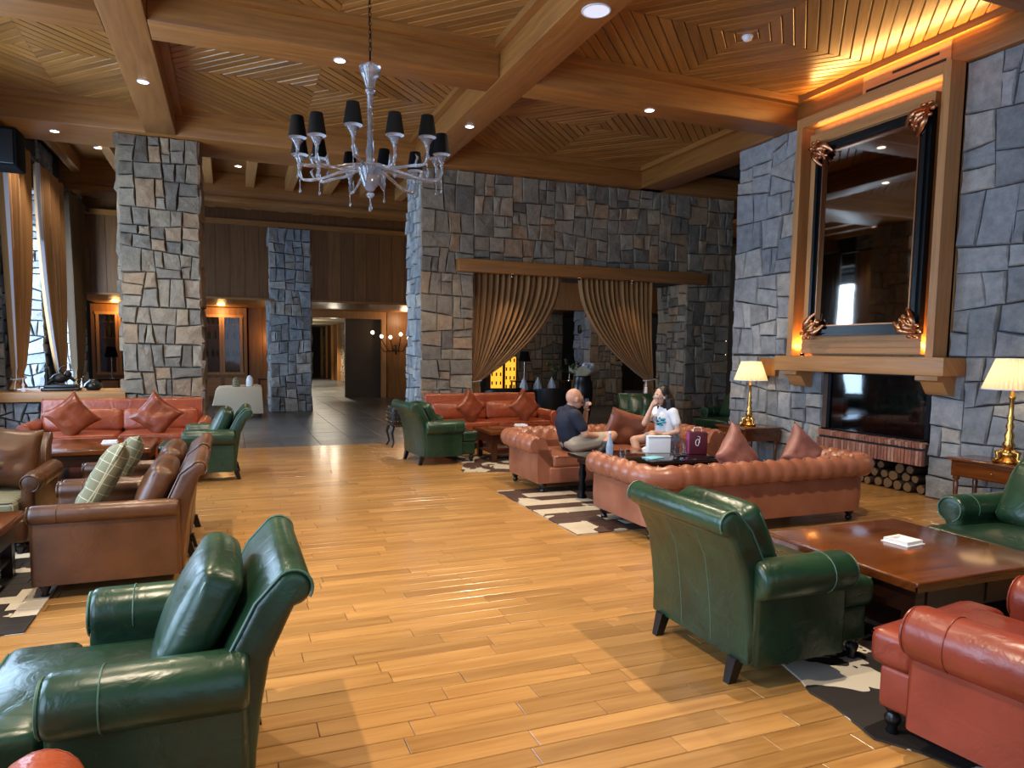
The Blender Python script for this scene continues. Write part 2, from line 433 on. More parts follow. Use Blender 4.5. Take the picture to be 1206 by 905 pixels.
# ------------------------------------------------------------------ stone facing
def split_poly(P, u, v, rnd):
    pass
def clip(P, n, d):
    out = []
    for i in range(len(P)):
        a, b = P[i], P[(i+1) % len(P)]; da, db = a@n-d, b@n-d
        if da <= 0: out.append(a)
        if da*db < 0: out.append(a+(b-a)*(da/(da-db)))
    return out
def area(P):
    return abs(sum(P[i][0]*P[(i+1) % len(P)][1]-P[(i+1) % len(P)][0]*P[i][1] for i in range(len(P))))/2
def pieces(u0, u1, v0, v1, target, rnd, wild=.16):
    out = []; st = [[np.array(p, float) for p in ((u0, v0), (u1, v0), (u1, v1), (u0, v1))]]
    while st:
        P = st.pop(); A = area(P); a = np.array(P); ext = a.max(0)-a.min(0)
        if A < target*rnd.uniform(.55, 1.9) and max(ext)/max(min(ext), 1e-3) < 2.6: out.append(P); continue
        if len(out)+len(st) > 700: out.append(P); continue
        ax = 0 if ext[0]*rnd.uniform(.8, 1.25) > ext[1]*.9 else 1
        t = rnd.uniform(.34, .66); c = a.min(0)+ext*(t if True else .5)
        an = rnd.gauss(0, wild) if min(ext) < 1.2 else 0
        n = np.array([math.cos(an), math.sin(an)]) if ax == 0 else np.array([-math.sin(an), math.cos(an)])
        c[1-ax] = (a.min(0)+ext/2)[1-ax]; d = c@n
        p, q = clip(P, n, d), clip(P, -n, -d)
        if len(p) < 3 or len(q) < 3 or min(area(p), area(q)) < target*.18: out.append(P); continue
        st += [p, q]
    return out
def inset(P, g):
    """shrink a convex polygon by g"""
    Q = list(P)
    cen = sum(P)/len(P)
    for i in range(len(P)):
        a, b = P[i], P[(i+1) % len(P)]; e = b-a; L = np.linalg.norm(e)
        if L < 1e-6: continue
        n = np.array([e[1], -e[0]])/L
        if (cen-a)@n > 0: n = -n
        Q = clip(Q, n, a@n-g)
        if len(Q) < 3: return None
    R = []
    for i, p in enumerate(Q):
        if np.linalg.norm(p-Q[i-1]) > 1e-3: R.append(p)
    return R if len(R) >= 3 else None
def stone_geo(P, O, U, Vv, N, rnd, joint, depth, rough):
    P = inset(P, joint/2)
    if P is None: return None
    if (P[1][0]-P[0][0])*(P[2][1]-P[1][1])-(P[1][1]-P[0][1])*(P[2][0]-P[1][0]) < 0: P = P[::-1]
    Q = []
    for i in range(len(P)):
        a, b = P[i], P[(i+1) % len(P)]; L = np.linalg.norm(b-a); Q.append(a)
        if L > .12:
            e = (b-a)/L; nn = np.array([-e[1], e[0]]); Q.append(a+(b-a)*rnd.uniform(.35, .65)+nn*rnd.uniform(0, .008))
    cen = sum(Q)/len(Q); d = depth*rnd.uniform(.45, 1.25); sl = np.array([rnd.gauss(0, rough), rnd.gauss(0, rough)])
    n = len(Q); vs = []
    for q in Q: vs.append((q, 0.0))
    for q in Q: vs.append((q, d*.55))
    for q in Q:
        L = np.linalg.norm(q-cen); k = max(.3, 1-.014/max(L, .02)); qq = cen+(q-cen)*k
        vs.append((qq, min(max(d+(qq-cen)@sl+rnd.uniform(-.006, .006), d*.6), d*.75+depth*.5)))
    vs.append((cen+np.array([rnd.uniform(-.02, .02), rnd.uniform(-.02, .02)]), d+rnd.uniform(0, .014)))
    V = [O+U*p[0]+Vv*p[1]+N*h for p, h in vs]
    fs = []
    for i in range(n):
        j = (i+1) % n; fs += [(i, j, n+j, n+i), (n+i, n+j, 2*n+j, 2*n+i), (2*n+i, 2*n+j, 3*n)]
    return V3(V), fs
def stone_face(parent, O, U, Vv, N, u0, u1, v0, v1, target, seed, joint=.014, depth=.05, mat='stone', wild=.14, rough=.09, as_stuff=False, name='stone', flip=False):
    rnd = random.Random(seed); O, U, Vv, N = [np.array(a, float) for a in (O, U, Vv, N)]
    if np.cross(U, Vv)@N < 0: flip = True
    gs, ts = [], []
    for P in pieces(u0, u1, v0, v1, target, rnd, wild):
        g = stone_geo(P, O, U, Vv, N, rnd, joint, depth, rough)
        if g is None: continue
        if flip: g = (g[0], [f[::-1] for f in g[1]])
        t = rnd.random()
        if as_stuff: gs.append(g); ts += [t]*len(g[1])
        else: mk(name, g, M[mat], parent, tint=t)
    if gs: stuff(mk(name+'s', join(gs), M[mat], parent, tint=ts))
X_, Y_, Z_ = (1, 0, 0), (0, 1, 0), (0, 0, 1)
nX, nY = (-1, 0, 0), (0, -1, 0)

# ------------------------------------------------------------------ floor
def build_floor():
    fl = struct(mk('floor', bb(-3.4, 12, -3.2, 11.53, -.12, -.014), M['mortar']))
    rnd = random.Random(3); rows = []
    y = -3.0; bw = .12
    allb = []
    while y < 11.52:
        x = -3.2-rnd.random()*.6
        w = min(bw, 11.53-y)
        while x < 11.9:
            L = rnd.choice((.5, .58, .62, .75, .9, 1.15)); allb.append((x, min(x+L, 11.95), y, y+w)); x += L
        y += bw
    def vis(b):
        cx, cy = (b[0]+b[1])/2, (b[2]+b[3])/2
        return cy > 1.9 and -.75*cy*.62-.3 < cx-.38*cy*0 and cx < cy*1.35 and cx > -.42*cy-.1
    near = sorted([b for b in allb if vis(b)], key=lambda b: b[2])
    sel = set(near[:295]); gs, ts, uvo = [], [], []
    def g(b):
        e = .0012; h = rnd.uniform(-.0012, .0004); x0, x1, y0, y1 = b[0]+e, b[1]-e, b[2]+e, b[3]-e; c = .0025
        v = [(x0, y0, -.014), (x1, y0, -.014), (x1, y1, -.014), (x0, y1, -.014), (x0, y0, h-.0025), (x1, y0, h-.0025), (x1, y1, h-.0025), (x0, y1, h-.0025),
             (x0+c, y0+c, h), (x1-c, y0+c, h), (x1-c, y1-c, h), (x0+c, y1-c, h)]
        return V3(v), [(0, 1, 5, 4), (1, 2, 6, 5), (2, 3, 7, 6), (3, 0, 4, 7), (4, 5, 9, 8), (5, 6, 10, 9), (6, 7, 11, 10), (7, 4, 8, 11), (8, 9, 10, 11)]
    for b in allb:
        q = g(b); t = rnd.random()
        t = t if rnd.random() > .12 else rnd.choice((0, 1))
        if b in sel: mk('plank', q, M['plank'], fl, uv='x', tint=t)
        else:
            off = rnd.random()*40; gs.append(q); ts += [t]*9; uvo += [off]*9*4
    o = stuff(mk('planks', join(gs), M['plank'], fl, uv='x', tint=ts))
    me = o.data; n = len(me.loops); a = np.empty(n*2, np.float32); me.uv_layers[0].data.foreach_get('uv', a); a = a.reshape(-1, 2)
    off = np.array(uvo, np.float32)[:n]; a[:, 0] += off; a[:, 1] += off*.37; me.uv_layers[0].data.foreach_set('uv', a.ravel())
    # slate hall floor beyond
    sl = struct(mk('floor', bb(-3.4, 16, 11.53, 46, -.12, -.012), M['mortar']))
    gs, ts = [], []; T = .6; i = 0; n_ind = 0
    y = 11.53
    while y < 30:
        x = -3.4
        while x < 15:
            q = rbox_flat(x+.003, x+T-.003, y+.003, y+T-.003, rnd.uniform(-.002, 0)); t = rnd.random()
            if y < 17 and -1 < x < 5.2: mk('slate_tile', q, M['slate'], sl, tint=t)
            else: gs.append(q); ts += [t]*len(q[1])
            x += T
        y += T
    gs.append(bb(-3.4, 15, y, 46, -.012, -.001)); ts += [.5]*6
    stuff(mk('slate_tiles', join(gs), M['slate'], sl, tint=ts))
def rbox_flat(x0, x1, y0, y1, h, c=.003, z0=-.012):
    v = [(x0, y0, z0), (x1, y0, z0), (x1, y1, z0), (x0, y1, z0), (x0, y0, h-.003), (x1, y0, h-.003), (x1, y1, h-.003), (x0, y1, h-.003),
         (x0+c, y0+c, h), (x1-c, y0+c, h), (x1-c, y1-c, h), (x0+c, y1-c, h)]
    return V3(v), [(0, 1, 5, 4), (1, 2, 6, 5), (2, 3, 7, 6), (3, 0, 4, 7), (4, 5, 9, 8), (5, 6, 10, 9), (6, 7, 11, 10), (7, 4, 8, 11), (8, 9, 10, 11)]
build_floor()

# ------------------------------------------------------------------ ceiling
ZB, ZC = 4.72, 5.08
def beam(parent, x0, x1, y0, y1, z0, z1, ax, mat='oak', r=.012):
    L = {'x': x1-x0, 'y': y1-y0}[ax]
    g = xf(rbox(x1-x0, y1-y0, z1-z0, r, 2, 0), ((x0+x1)/2, (y0+y1)/2, (z0+z1)/2))
    return mk('beam', g, M[mat], parent, smooth=40, uv=ax, tint=random.random())
def build_ceiling():
    c = struct(mk('ceiling', bb(-3.6, 12, -3.2, 12.6, 5.14, 5.3), M['mortar']))
    for x0, x1 in ((-1.1, -.69), (2.95, 3.41)): beam(c, x0, x1, -3.2, 11.36, ZB, ZC+.05, 'y')
    for y0, y1 in ((7.55, 8.0), (3.9, 4.35), (.3, .75)):
        for x0, x1 in ((-3.2, -1.102), (-.688, 2.948), (3.412, 7.36)): beam(c, x0, x1, y0, y1, ZB+.003, ZC+.05, 'x')
    beam(c, -3.6, 7.37, 11.35, 12.4, ZB, ZC+.05, 'x')
    beam(c, -3.5, -3.16, -3.2, 11.35, ZB, ZC+.05, 'y')
    beam(c, 7.35, 7.9, -3.2, 12.4, ZB, ZC-.06, 'y')
    beam(c, 7.9, 12, 8.9, 9.3, ZB, ZC, 'x'); beam(c, 7.37, 12, 11.35, 12.4, ZB, ZC, 'x')
    # coffers with boards laid as concentric diamonds
    bw = .118
    for xa, xb in ((-3.16, -1.1), (-.69, 2.95), (3.41, 7.36)):
        for ya, yb in ((8.0, 11.35), (4.35, 7.55), (.75, 3.9)):
            cx, cy = (xa+xb)/2, (6.31 if ya == 4.35 else (ya+yb)/2)
            mouldings = []
            w, h = .10, .075
            for g in (bb(xa, xb, ya, ya+w, ZC-h, ZC+.03), bb(xa, xb, yb-w, yb, ZC-h, ZC+.03)): mk('coffer_moulding', g, M['oak'], c, uv='x', tint=random.random())
            for g in (bb(xa, xa+w, ya+w, yb-w, ZC-h, ZC+.03), bb(xb-w, xb, ya+w, yb-w, ZC-h, ZC+.03)): mk('coffer_moulding', g, M['oak'], c, uv='y', tint=random.random())
            p = mk('coffer_panel', bb(xa, xb, ya, yb, ZC+.03, ZC+.06), M['mortar'], c)
            far = ya < 4.3
            gs, ts, uvs = [], [], []
            for sx, sy in ((1, 1), (-1, 1), (-1, -1), (1, -1)):
                hx, hy = (xb-xa)/2, (yb-cy if sy > 0 else cy-ya)
                Q = [np.array(q, float) for q in ((0, 0), (hx, 0), (hx, hy), (0, hy))]
                n = np.array([hy, hx])/math.hypot(hx, hy); n = np.array([1, 1])/math.sqrt(2)
                mxd = (hx+hy)/math.sqrt(2); k = 0
                while k*bw < mxd:
                    P = clip(Q, n, (k+1)*bw-.003); P = clip(P, -n, -(k*bw+.003)) if len(P) > 2 else P
                    k += 1
                    if len(P) < 3: continue
                    P = inset(P, .0015)
                    if not P: continue
                    pts = [(cx+sx*q[0], cy+sy*q[1]) for q in P]
                    if sx*sy < 0: pts = pts[::-1]
                    if (pts[1][0]-pts[0][0])*(pts[2][1]-pts[1][1])-(pts[1][1]-pts[0][1])*(pts[2][0]-pts[1][0]) < 0: pts = pts[::-1]
                    dz = random.uniform(0, .003); kk = k-1
                    Pn = clip(Q, n, (kk+1)*bw-.010); Pn = clip(Pn, -n, -(kk*bw+.010)) if len(Pn) > 2 else []
                    Pn = inset(Pn, .002) if len(Pn) > 2 else None
                    low = [(cx+sx*q[0], cy+sy*q[1]) for q in Pn] if Pn else []
                    bmh = bmesh.new()
                    for x, y in pts: bmh.verts.new((x, y, ZC+.032)); bmh.verts.new((x, y, ZC+.013))
                    for x, y in low: bmh.verts.new((x, y, ZC+.004+dz))
                    hr_ = bmesh.ops.convex_hull(bmh, input=bmh.verts[:])
                    bmesh.ops.delete(bmh, geom=[g_ for g_ in hr_['geom_interior'] if isinstance(g_, bmesh.types.BMVert)], context='VERTS')
                    bmesh.ops.recalc_face_normals(bmh, faces=bmh.faces[:]); bmh.verts.index_update()
                    v = [q.co[:] for q in bmh.verts]; f = [tuple(q.index for q in fc.verts) for fc in bmh.faces]; bmh.free()
                    if far: gs.append((V3(v), f)); ts += [random.random()]*len(f); continue
                    o = mk('board', (V3(v), f), M['board'], p, tint=random.random())
                    me = o.data; nl = len(me.loops); vi = np.empty(nl, np.int32); me.loops.foreach_get('vertex_index', vi)
                    co = np.array(v)[vi]; d = np.array([sx*-1, sy*1])/math.sqrt(2); dn = np.array([sx, sy])/math.sqrt(2); off = random.random()*30
                    uv = np.stack([co[:, :2]@d+off, co[:, :2]@dn+off], 1).astype(np.float32)
                    me.uv_layers.new(name='UVMap').data.foreach_set('uv', uv.ravel())
            if gs: stuff(mk('boards', join(gs), M['board'], p, uv='x', tint=ts))
    # rooms beyond: slab, cross beams and joists
    c2 = struct(mk('ceiling', bb(-3.6, 14, 12.4, 18.3, 5.36, 5.5), M['oak'], uv='x', tint=.2))
    beam(c2, -3.2, 14, 16.0, 16.55, ZB, 5.36, 'x'); beam(c2, -3.2, 14, 15.93, 16.0, ZB, ZB+.12, 'x')
    x = -2.9
    while x < 4.6:
        g = bb(x, x+.17, 12.4, 16.0, 5.08, 5.36); mk('joist', g, M['oak_l'], c2, uv='y', tint=.9)
        g = bb(x, x+.17, 16.55, 18.0, 4.98, 5.36); mk('joist', g, M['oak_l'], c2, uv='y', tint=.9); x += .82
    c3 = struct(mk('ceiling', bb(-3.6, 14, 18.4, 22.8, 2.86, 3.0), M['oak'], uv='x', tint=.5))
    c4 = struct(mk('ceiling', bb(1.0, 5.4, 22.8, 44, 2.9, 3.0), plain('corridor_plaster', '#b3a48c', .9)))
    mk('fascia_lip', bb(-3.4, 14, 17.92, 18.0, 4.6, 4.72), M['oak'], c2, uv='x', tint=.4)
build_ceiling()
def build_fascia():
    w = struct(mk('wall_fascia', bb(-3.4, 14, 18.06, 18.4, 2.83, 5.4), M['panel'], uv='z', tint=.4))
    x = -3.3
    while x < 6:
        mk('panel', bb(x+.004, x+.33, 18.03, 18.07, 2.84, 4.66), M['panel'], w, uv='z', tint=random.random()); x += .334
    mk('ledge_trim', bb(-3.3, 6, 17.99, 18.05, 2.80, 2.85), M['oak'], w, uv='x', tint=.5)
build_fascia()

# ------------------------------------------------------------------ walls
def fireplace_wall():
    """stone wall x = 7.4 facing -x"""
    w = struct(mk('wall_right', join([bb(7.44, 7.9, 6.92, 8.72, 0, ZB), bb(7.44, 7.9, 2.2, 5.42, 0, ZB), bb(7.44, 7.9, 5.42, 6.92, 1.42, ZB), bb(7.44, 7.9, -3.2, 2.2, 0, ZB)]), M['mortar']))
    O = (7.44, 0, 0)
    kw = dict(target=.11, joint=.009, depth=.045, mat='stone_l', wild=.12, rough=.07)
    def r(a, b, c, d, s, **k): 
        q = dict(kw); q.update(k); stone_face(w, O, Y_, Z_, nX, a, b, c, d, seed=s, **q)
    r(7.34, 8.74, 1.6, ZB, 11, target=.115); r(6.93, 8.74, 0, 1.58, 12, target=.09)
    r(3.6, 5.25, 1.6, ZB, 13, target=.15); r(3.6, 5.06, 0, 1.6, 14, target=.13)
    r(5.06, 5.42, 0, 1.42, 15, target=.07, wild=.05)
    stone_face(w, (0, 8.72, 0), X_, Z_, Y_, 7.42, 7.9, 0, ZB, .06, 16, as_stuff=True, mat='stone_l')
fireplace_wall()
def back_wall():
    x0, x1, y0, y1 = 3.12, 9.62, 11.54, 12.5
    L, R, H = 4.05, 8.58, 3.0
    w = struct(mk('wall_back', join([bb(x0, L-.04, y0, y1, 0, ZB), bb(R+.04, x1, y0, y1, 0, ZB), bb(L-.04, R+.04, y0, y1, H, ZB)]), M['mortar']))
    O = (0, y0, 0); k = dict(joint=.008, depth=.05, wild=.055, rough=.13)
    stone_face(w, O, X_, Z_, nY, 3.08, L, 0, ZB, .095, 21, **k)
    stone_face(w, O, X_, Z_, nY, L, R, H, ZB, .095, 22, **k)
    stone_face(w, O, X_, Z_, nY, R, 9.65, 0, ZB, .095, 23, **k)
    w2 = struct(mk('wall_opening', bb(R+.035, R+.05, y0, y1, 0, H), M['mortar']))
    stone_face(w2, (R+.04, 0, 0), Y_, Z_, nX, y0-.03, y1, 0, H, .055, 24, **k)
    w3 = struct(mk('wall_end', bb(x0+.002, x0+.01, y0, y1, 0, ZB), M['mortar']))
    stone_face(w3, (x0, 0, 0), Y_, Z_, nX, y0-.04, y1, 0, ZB, .055, 25, mat='stone_l', **k)
    t = struct(mk('trim_1', xf(rbox(5.24, .2, .22, .01, 2, 0), (6.34, 11.45, 3.09)), M['oak'], smooth=40, uv='x', tint=.4))
back_wall()
def column(x0, x1, y0, y1, h, label, seed, tgt=.075, mats=('stone', 'stone', 'stone')):
    c = thing('stone_column', label, 'column', ((x0+x1)/2, (y0+y1)/2, 0))
    cx, cy = (x0+x1)/2, (y0+y1)/2
    hx, hy = (x1-x0)/2-.03, (y1-y0)/2-.03
    mk('core', bb(-hx, hx, -hy, hy, 0, h), M['mortar'], c)
    k = dict(joint=.009, depth=.06, wild=.08, rough=.2)
    stone_face(c, (0, -hy, 0), X_, Z_, nY, -hx-.03, hx+.03, 0, h, tgt, seed, mat=mats[0], **k)
    stone_face(c, (-hx, 0, 0), Y_, Z_, nX, -hy-.03, hy+.03, 0, h, tgt*1.6, seed+1, mat=mats[1], **k)
    stone_face(c, (hx, 0, 0), Y_, Z_, X_, -hy-.03, hy+.03, 0, h, tgt*1.6, seed+2, mat=mats[2], **k)
column(-1.5, -.4, 11.5, 12.5, ZB, 'wide stone column with rough split faces behind the red leather sofa', 31)
column(.94, 1.95, 18.0, 19.0, 4.6, 'slimmer blue-grey stone column beside the corridor entrance', 41, mats=('stone_l', 'stone_l', 'stone'))
column(10.03, 11.15, 18.0, 19.0, 4.6, 'stone column with pale lit side seen between the draped curtains', 51, mats=('stone', 'stone_l', 'stone'))
def far_blocks():
    w = struct(mk('wall_far', bb(8.41, 10.15, 20.04, 20.6, 0, 4.6), M['mortar']))
    stone_face(w, (0, 20.04, 0), X_, Z_, nY, 8.41, 10.15, 0, 3.6, .09, 61, depth=.04)
    # low ledge with wooden top between the wide column and window wall
    s = struct(mk('wall_ledge', bb(-3.2, -1.5, 11.56, 12.45, 0, .79), M['mortar']))
    stone_face(s, (0, 11.56, 0), X_, Z_, nY, -3.2, -1.5, 0, .78, .03, 62, mat='stone_l', depth=.045)
    struct(mk('trim_2', xf(rbox(1.76, 1.05, .14, .008, 2, 0), (-2.36, 11.98, .86)), M['oak_l'], smooth=40, uv='x'))
far_blocks()
def window_wall():
    # left wall of the hall (out of view, seen in the mirror) and window bays beyond
    core = []
    for a, b in ((-3.2, -1.4), (1.8, 2.7), (5.5, 7.5), (10.7, 11.9)): core.append(bb(-3.6, -3.24, a, b, 0, ZB))
    for a, b in ((-1.4, 1.8), (2.7, 5.5), (7.5, 10.7)): core += [bb(-3.6, -3.24, a, b, 0, .55), bb(-3.6, -3.24, a, b, 4.15, ZB)]
    w = struct(mk('wall_left', join(core), M['mortar']))
    for i, (a, b) in enumerate(((1.8, 2.7), (5.5, 7.5), (10.7, 11.5))):
        stone_face(w, (-3.24, 0, 0), Y_, Z_, X_, a, b, 0, ZB, .09, 70+i, as_stuff=True)
    fr = plain('window_frame_paint', '#2a2a2c', .4)
    n = 1
    for a, b in ((-1.4, 1.8), (2.7, 5.5), (7.5, 10.7), (12.4, 14.2), (15.5, 17.3)):
        xx = -3.45 if a < 11 else -3.9
        g = [bb(xx-.03, xx+.03, a, a+.07, .5, 4.2), bb(xx-.03, xx+.03, b-.07, b, .5, 4.2), bb(xx-.03, xx+.03, a, b, .5, .58), bb(xx-.03, xx+.03, a, b, 4.12, 4.2), bb(xx-.02, xx+.02, a, b, 2.2, 2.26)]
        wn = struct(mk('window_%d' % n, join(g), fr)); n += 1; mk('glass_pane', join([bb(xx-.004, xx+.004, a+.07, b-.07, .58, 2.2), bb(xx-.004, xx+.004, a+.07, b-.07, 2.26, 4.12)][:1]), M['glass'], wn); mk('glass_pane', bb(xx-.004, xx+.004, a+.07, b-.07, 2.26, 4.12), M['glass'], wn)
    w2 = struct(mk('wall_bay', join([bb(-4.0, -3.12, 11.9, 12.36, 0, 5.3), bb(-4.0, -3.12, 14.24, 15.36, 0, 5.3), bb(-4.0, -3.12, 17.4, 18.4, 0, 5.3),
        bb(-4.0, -3.12, 12.36, 14.24, 0, .3), bb(-4.0, -3.12, 15.36, 17.4, 0, .3), bb(-4.0, -3.12, 12.36, 14.24, 4.3, 5.3), bb(-4.0, -3.12, 15.36, 17.4, 4.3, 5.3)]), M['mortar']))
    for i, (a, b) in enumerate(((14.24, 15.36), (17.4, 18.0))):
        stone_face(w2, (-3.12, 0, 0), Y_, Z_, X_, a, b, 0, 5.2, .06, 80+i, mat='stone_l')
        stone_face(w2, (0, a, 0), X_, Z_, nY, -4.0, -3.08, 0, 4.4, .05, 84+i, mat='stone_l', depth=.06)
    stone_face(w2, (0, 11.9, 0), X_, Z_, nY, -4.0, -3.08, 0, 5.2, .05, 88, mat='stone_l', depth=.05)
    stone_face(w2, (-3.12, 0, 0), Y_, Z_, X_, 11.9, 12.36, 0, 5.2, .06, 89, mat='stone_l')
window_wall()
# ------------------------------------------------------------------ far room: bookcases, corridor
def far_room():
    Yb = 22.8
    w = struct(mk('wall_far', join([bb(-4.2, 2.3, Yb+.06, Yb+.3, 0, 3), bb(4.9, 9, Yb+.06, Yb+.3, 0, 3)]), M['mortar']))
    for a, b in ((-2.3, -.95), (.55, 2.3), (4.95, 7.2)):
        x = a
        while x < b-.05:
            e = min(x+.42, b); mk('panel', bb(x+.004, e-.004, Yb, Yb+.07, .0, 2.86), M['oak'] if a > .5 else M['panel'], w, uv='z', tint=random.random()); x = e
    for i, (a, b, lab) in enumerate(((-3.75, -2.35, 'lit wooden bookcase with glass doors beside the dark curtain'), (-.95, .5, 'wooden glazed cabinet of bottles right of the wide stone column'))):
        t = thing('display_cabinet', lab, 'cabinet', ((a+b)/2, Yb-.2, 0)); h = (b-a)/2
        mk('case', join([bb(-h, h, 0, .3, .0, .78), bb(-h, h, 0, .3, 2.62, 2.84), bb(-h, -h+.1, 0, .3, .78, 2.62), bb(h-.1, h, 0, .3, .78, 2.62), bb(-h+.1, h-.1, .24, .3, .78, 2.62)]), M['oak'], t, uv='z', tint=.4)
        for z in (1.3, 1.85, 2.3): mk('shelf', bb(-h+.1, h-.1, .02, .24, z, z+.03), M['oak'], t, uv='x', tint=.3)
        for s in (-1, 1):
            d = mk('door', join([bb(min(0, s*(h-.1)), max(0, s*(h-.1)), -.03, 0, .78, .86), bb(min(0, s*(h-.1)), max(0, s*(h-.1)), -.03, 0, 2.54, 2.62), bb(s*(h-.17)-.04, s*(h-.17)+.04, -.03, 0, .86, 2.54), bb(s*.04-.035, s*.04+.035, -.03, 0, .86, 2.54)]), M['oak_l'], t, uv='z')
            mk('glass_pane', bb(min(s*.08, s*(h-.2)), max(s*.08, s*(h-.2)), -.018, -.012, .86, 2.54), M['glass'], d)
        for k in range(2):
            mk('drawer_front', bb(-h+.06+k*h, -.06+k*h, -.02, 0, .12, .68), M['oak_l'], t, uv='x')
        gl = [plain('bottle_green', '#3b4a1c', .2), plain('bottle_amber', '#6b4a16', .2), plain('spine_dark', '#2a1a10', .6)]
        r = random.Random(i); q = 0
        for z in (1.33, 1.88, 2.33):
            q = 0
            x = -h+.16
            while x < h-.16:
                hh = r.uniform(.22, .3)
                o = mk('bottle', lathe([(.035, 0), (.036, hh*.6), (.014, hh*.8), (.013, hh)], 6), gl[r.randrange(2)], None, smooth=50, loc=((a+b)/2+x, Yb-.08, z))
                tag(o, '%s bottle from one end of the %s shelf, %s' % (ORD[q], SH[z], ('cabinet beside the dark curtain', 'cabinet right of the wide stone column')[i]), 'bottle', 'bottles in the cabinet %s' % ('by the curtain' if i == 0 else 'by the column')); x += r.uniform(.11, .2); q += 1
        light_point(((a+b)/2, Yb-.6, 2.7), 26, (1, .58, .2), .1)
    light_point((1.2, Yb-.35, 1.9), 10, (1, .55, .2), .1)
    light_point((5.4, Yb-.7, 2.6), 24, (1, .7, .42), .1)
    # corridor
    c = struct(mk('wall_corridor', join([bb(5.2, 5.4, Yb+.3, 44, 0, 2.9), bb(1.6, 1.8, Yb+.3, 44, 0, 2.9), bb(1.8, 5.2, 42, 42.2, 0, 2.9)]), M['mortar']))
    y = 23.2; i = 0
    while y < 40:
        m = ('panel', 'stone', 'panel')[i % 3]
        if m == 'stone': stone_face(c, (5.2, 0, 0), Y_, Z_, nX, y, y+2.1, 0, 2.9, .12, 300+i, as_stuff=True)
        else: mk('panel', bb(5.12, 5.2, y, y+2.1, 0, 2.9), M['panel'], c, uv='z', tint=.5)
        mk('pilaster', bb(5.02, 5.2, y+2.1, y+2.3, 0, 2.9), M['oak_l'], c, uv='z'); y += 2.3; i += 1
    struct(mk('trim_3', join([bb(4.76, 4.92, Yb-.06, Yb+.1, 0, 2.86), bb(2.3, 4.76, Yb-.06, Yb+.1, 2.62, 2.86)]), M['oak_l'], uv='z'))
    struct(mk('door_1', join([bb(3.0, 4.4, 41.9, 42, 0, 2.1)]), M['black']))
    p = thing('framed_picture', 'framed picture with red and white print at the end of the corridor', 'picture', (3.95, 41.6, 1.3))
    mk('frame', bb(-.42, .42, 0, .05, 0, .95), M['oak'], p, uv='x', tint=.2); mk('canvas', bb(-.37, .37, -.01, 0, .05, .9), hide('print', '#c9b9a4', '#a5523a'), p)
    for y in (24.3, 27.5, 31.5, 36): light_point((3.4, y, 2.3), 34, (1, .88, .68), .15)  # added fill lights without fixtures, they brighten the corridor ceiling
    for y, pw in ((24.6, 900), (28.5, 900), (34, 900)): light_spot((3.6, y, 2.85), pw, (1, .86, .62), 110)
far_room()
def wall_bulbs():
    t = thing('wall_light', 'branched wall light with five small round bulbs on the wood panel at corridor entrance', 'lamp', (5.2, 22.55, 1.45))
    mk('stem', tube([(0, .2, .3), (0, 0, .3), (0, -.05, 0)], .025, 6), M['iron'], t, smooth=60)
    for i, (x, z) in enumerate(((-.8, .72), (-.5, .6), (-.2, .58), (.15, .68), (.42, .55))):
        b = mk('arm', tube([(0, -.02, .15), (x*.5, -.05, .1), (x, -.08, z-.1)], .015, 6), M['iron'], t, smooth=60)
        mk('bulb_globe', sphere(.06, 10, 6, (x, -.08, z)), emit('globe_glow', '#ffe2c4', 6), b, smooth=60)
wall_bulbs()

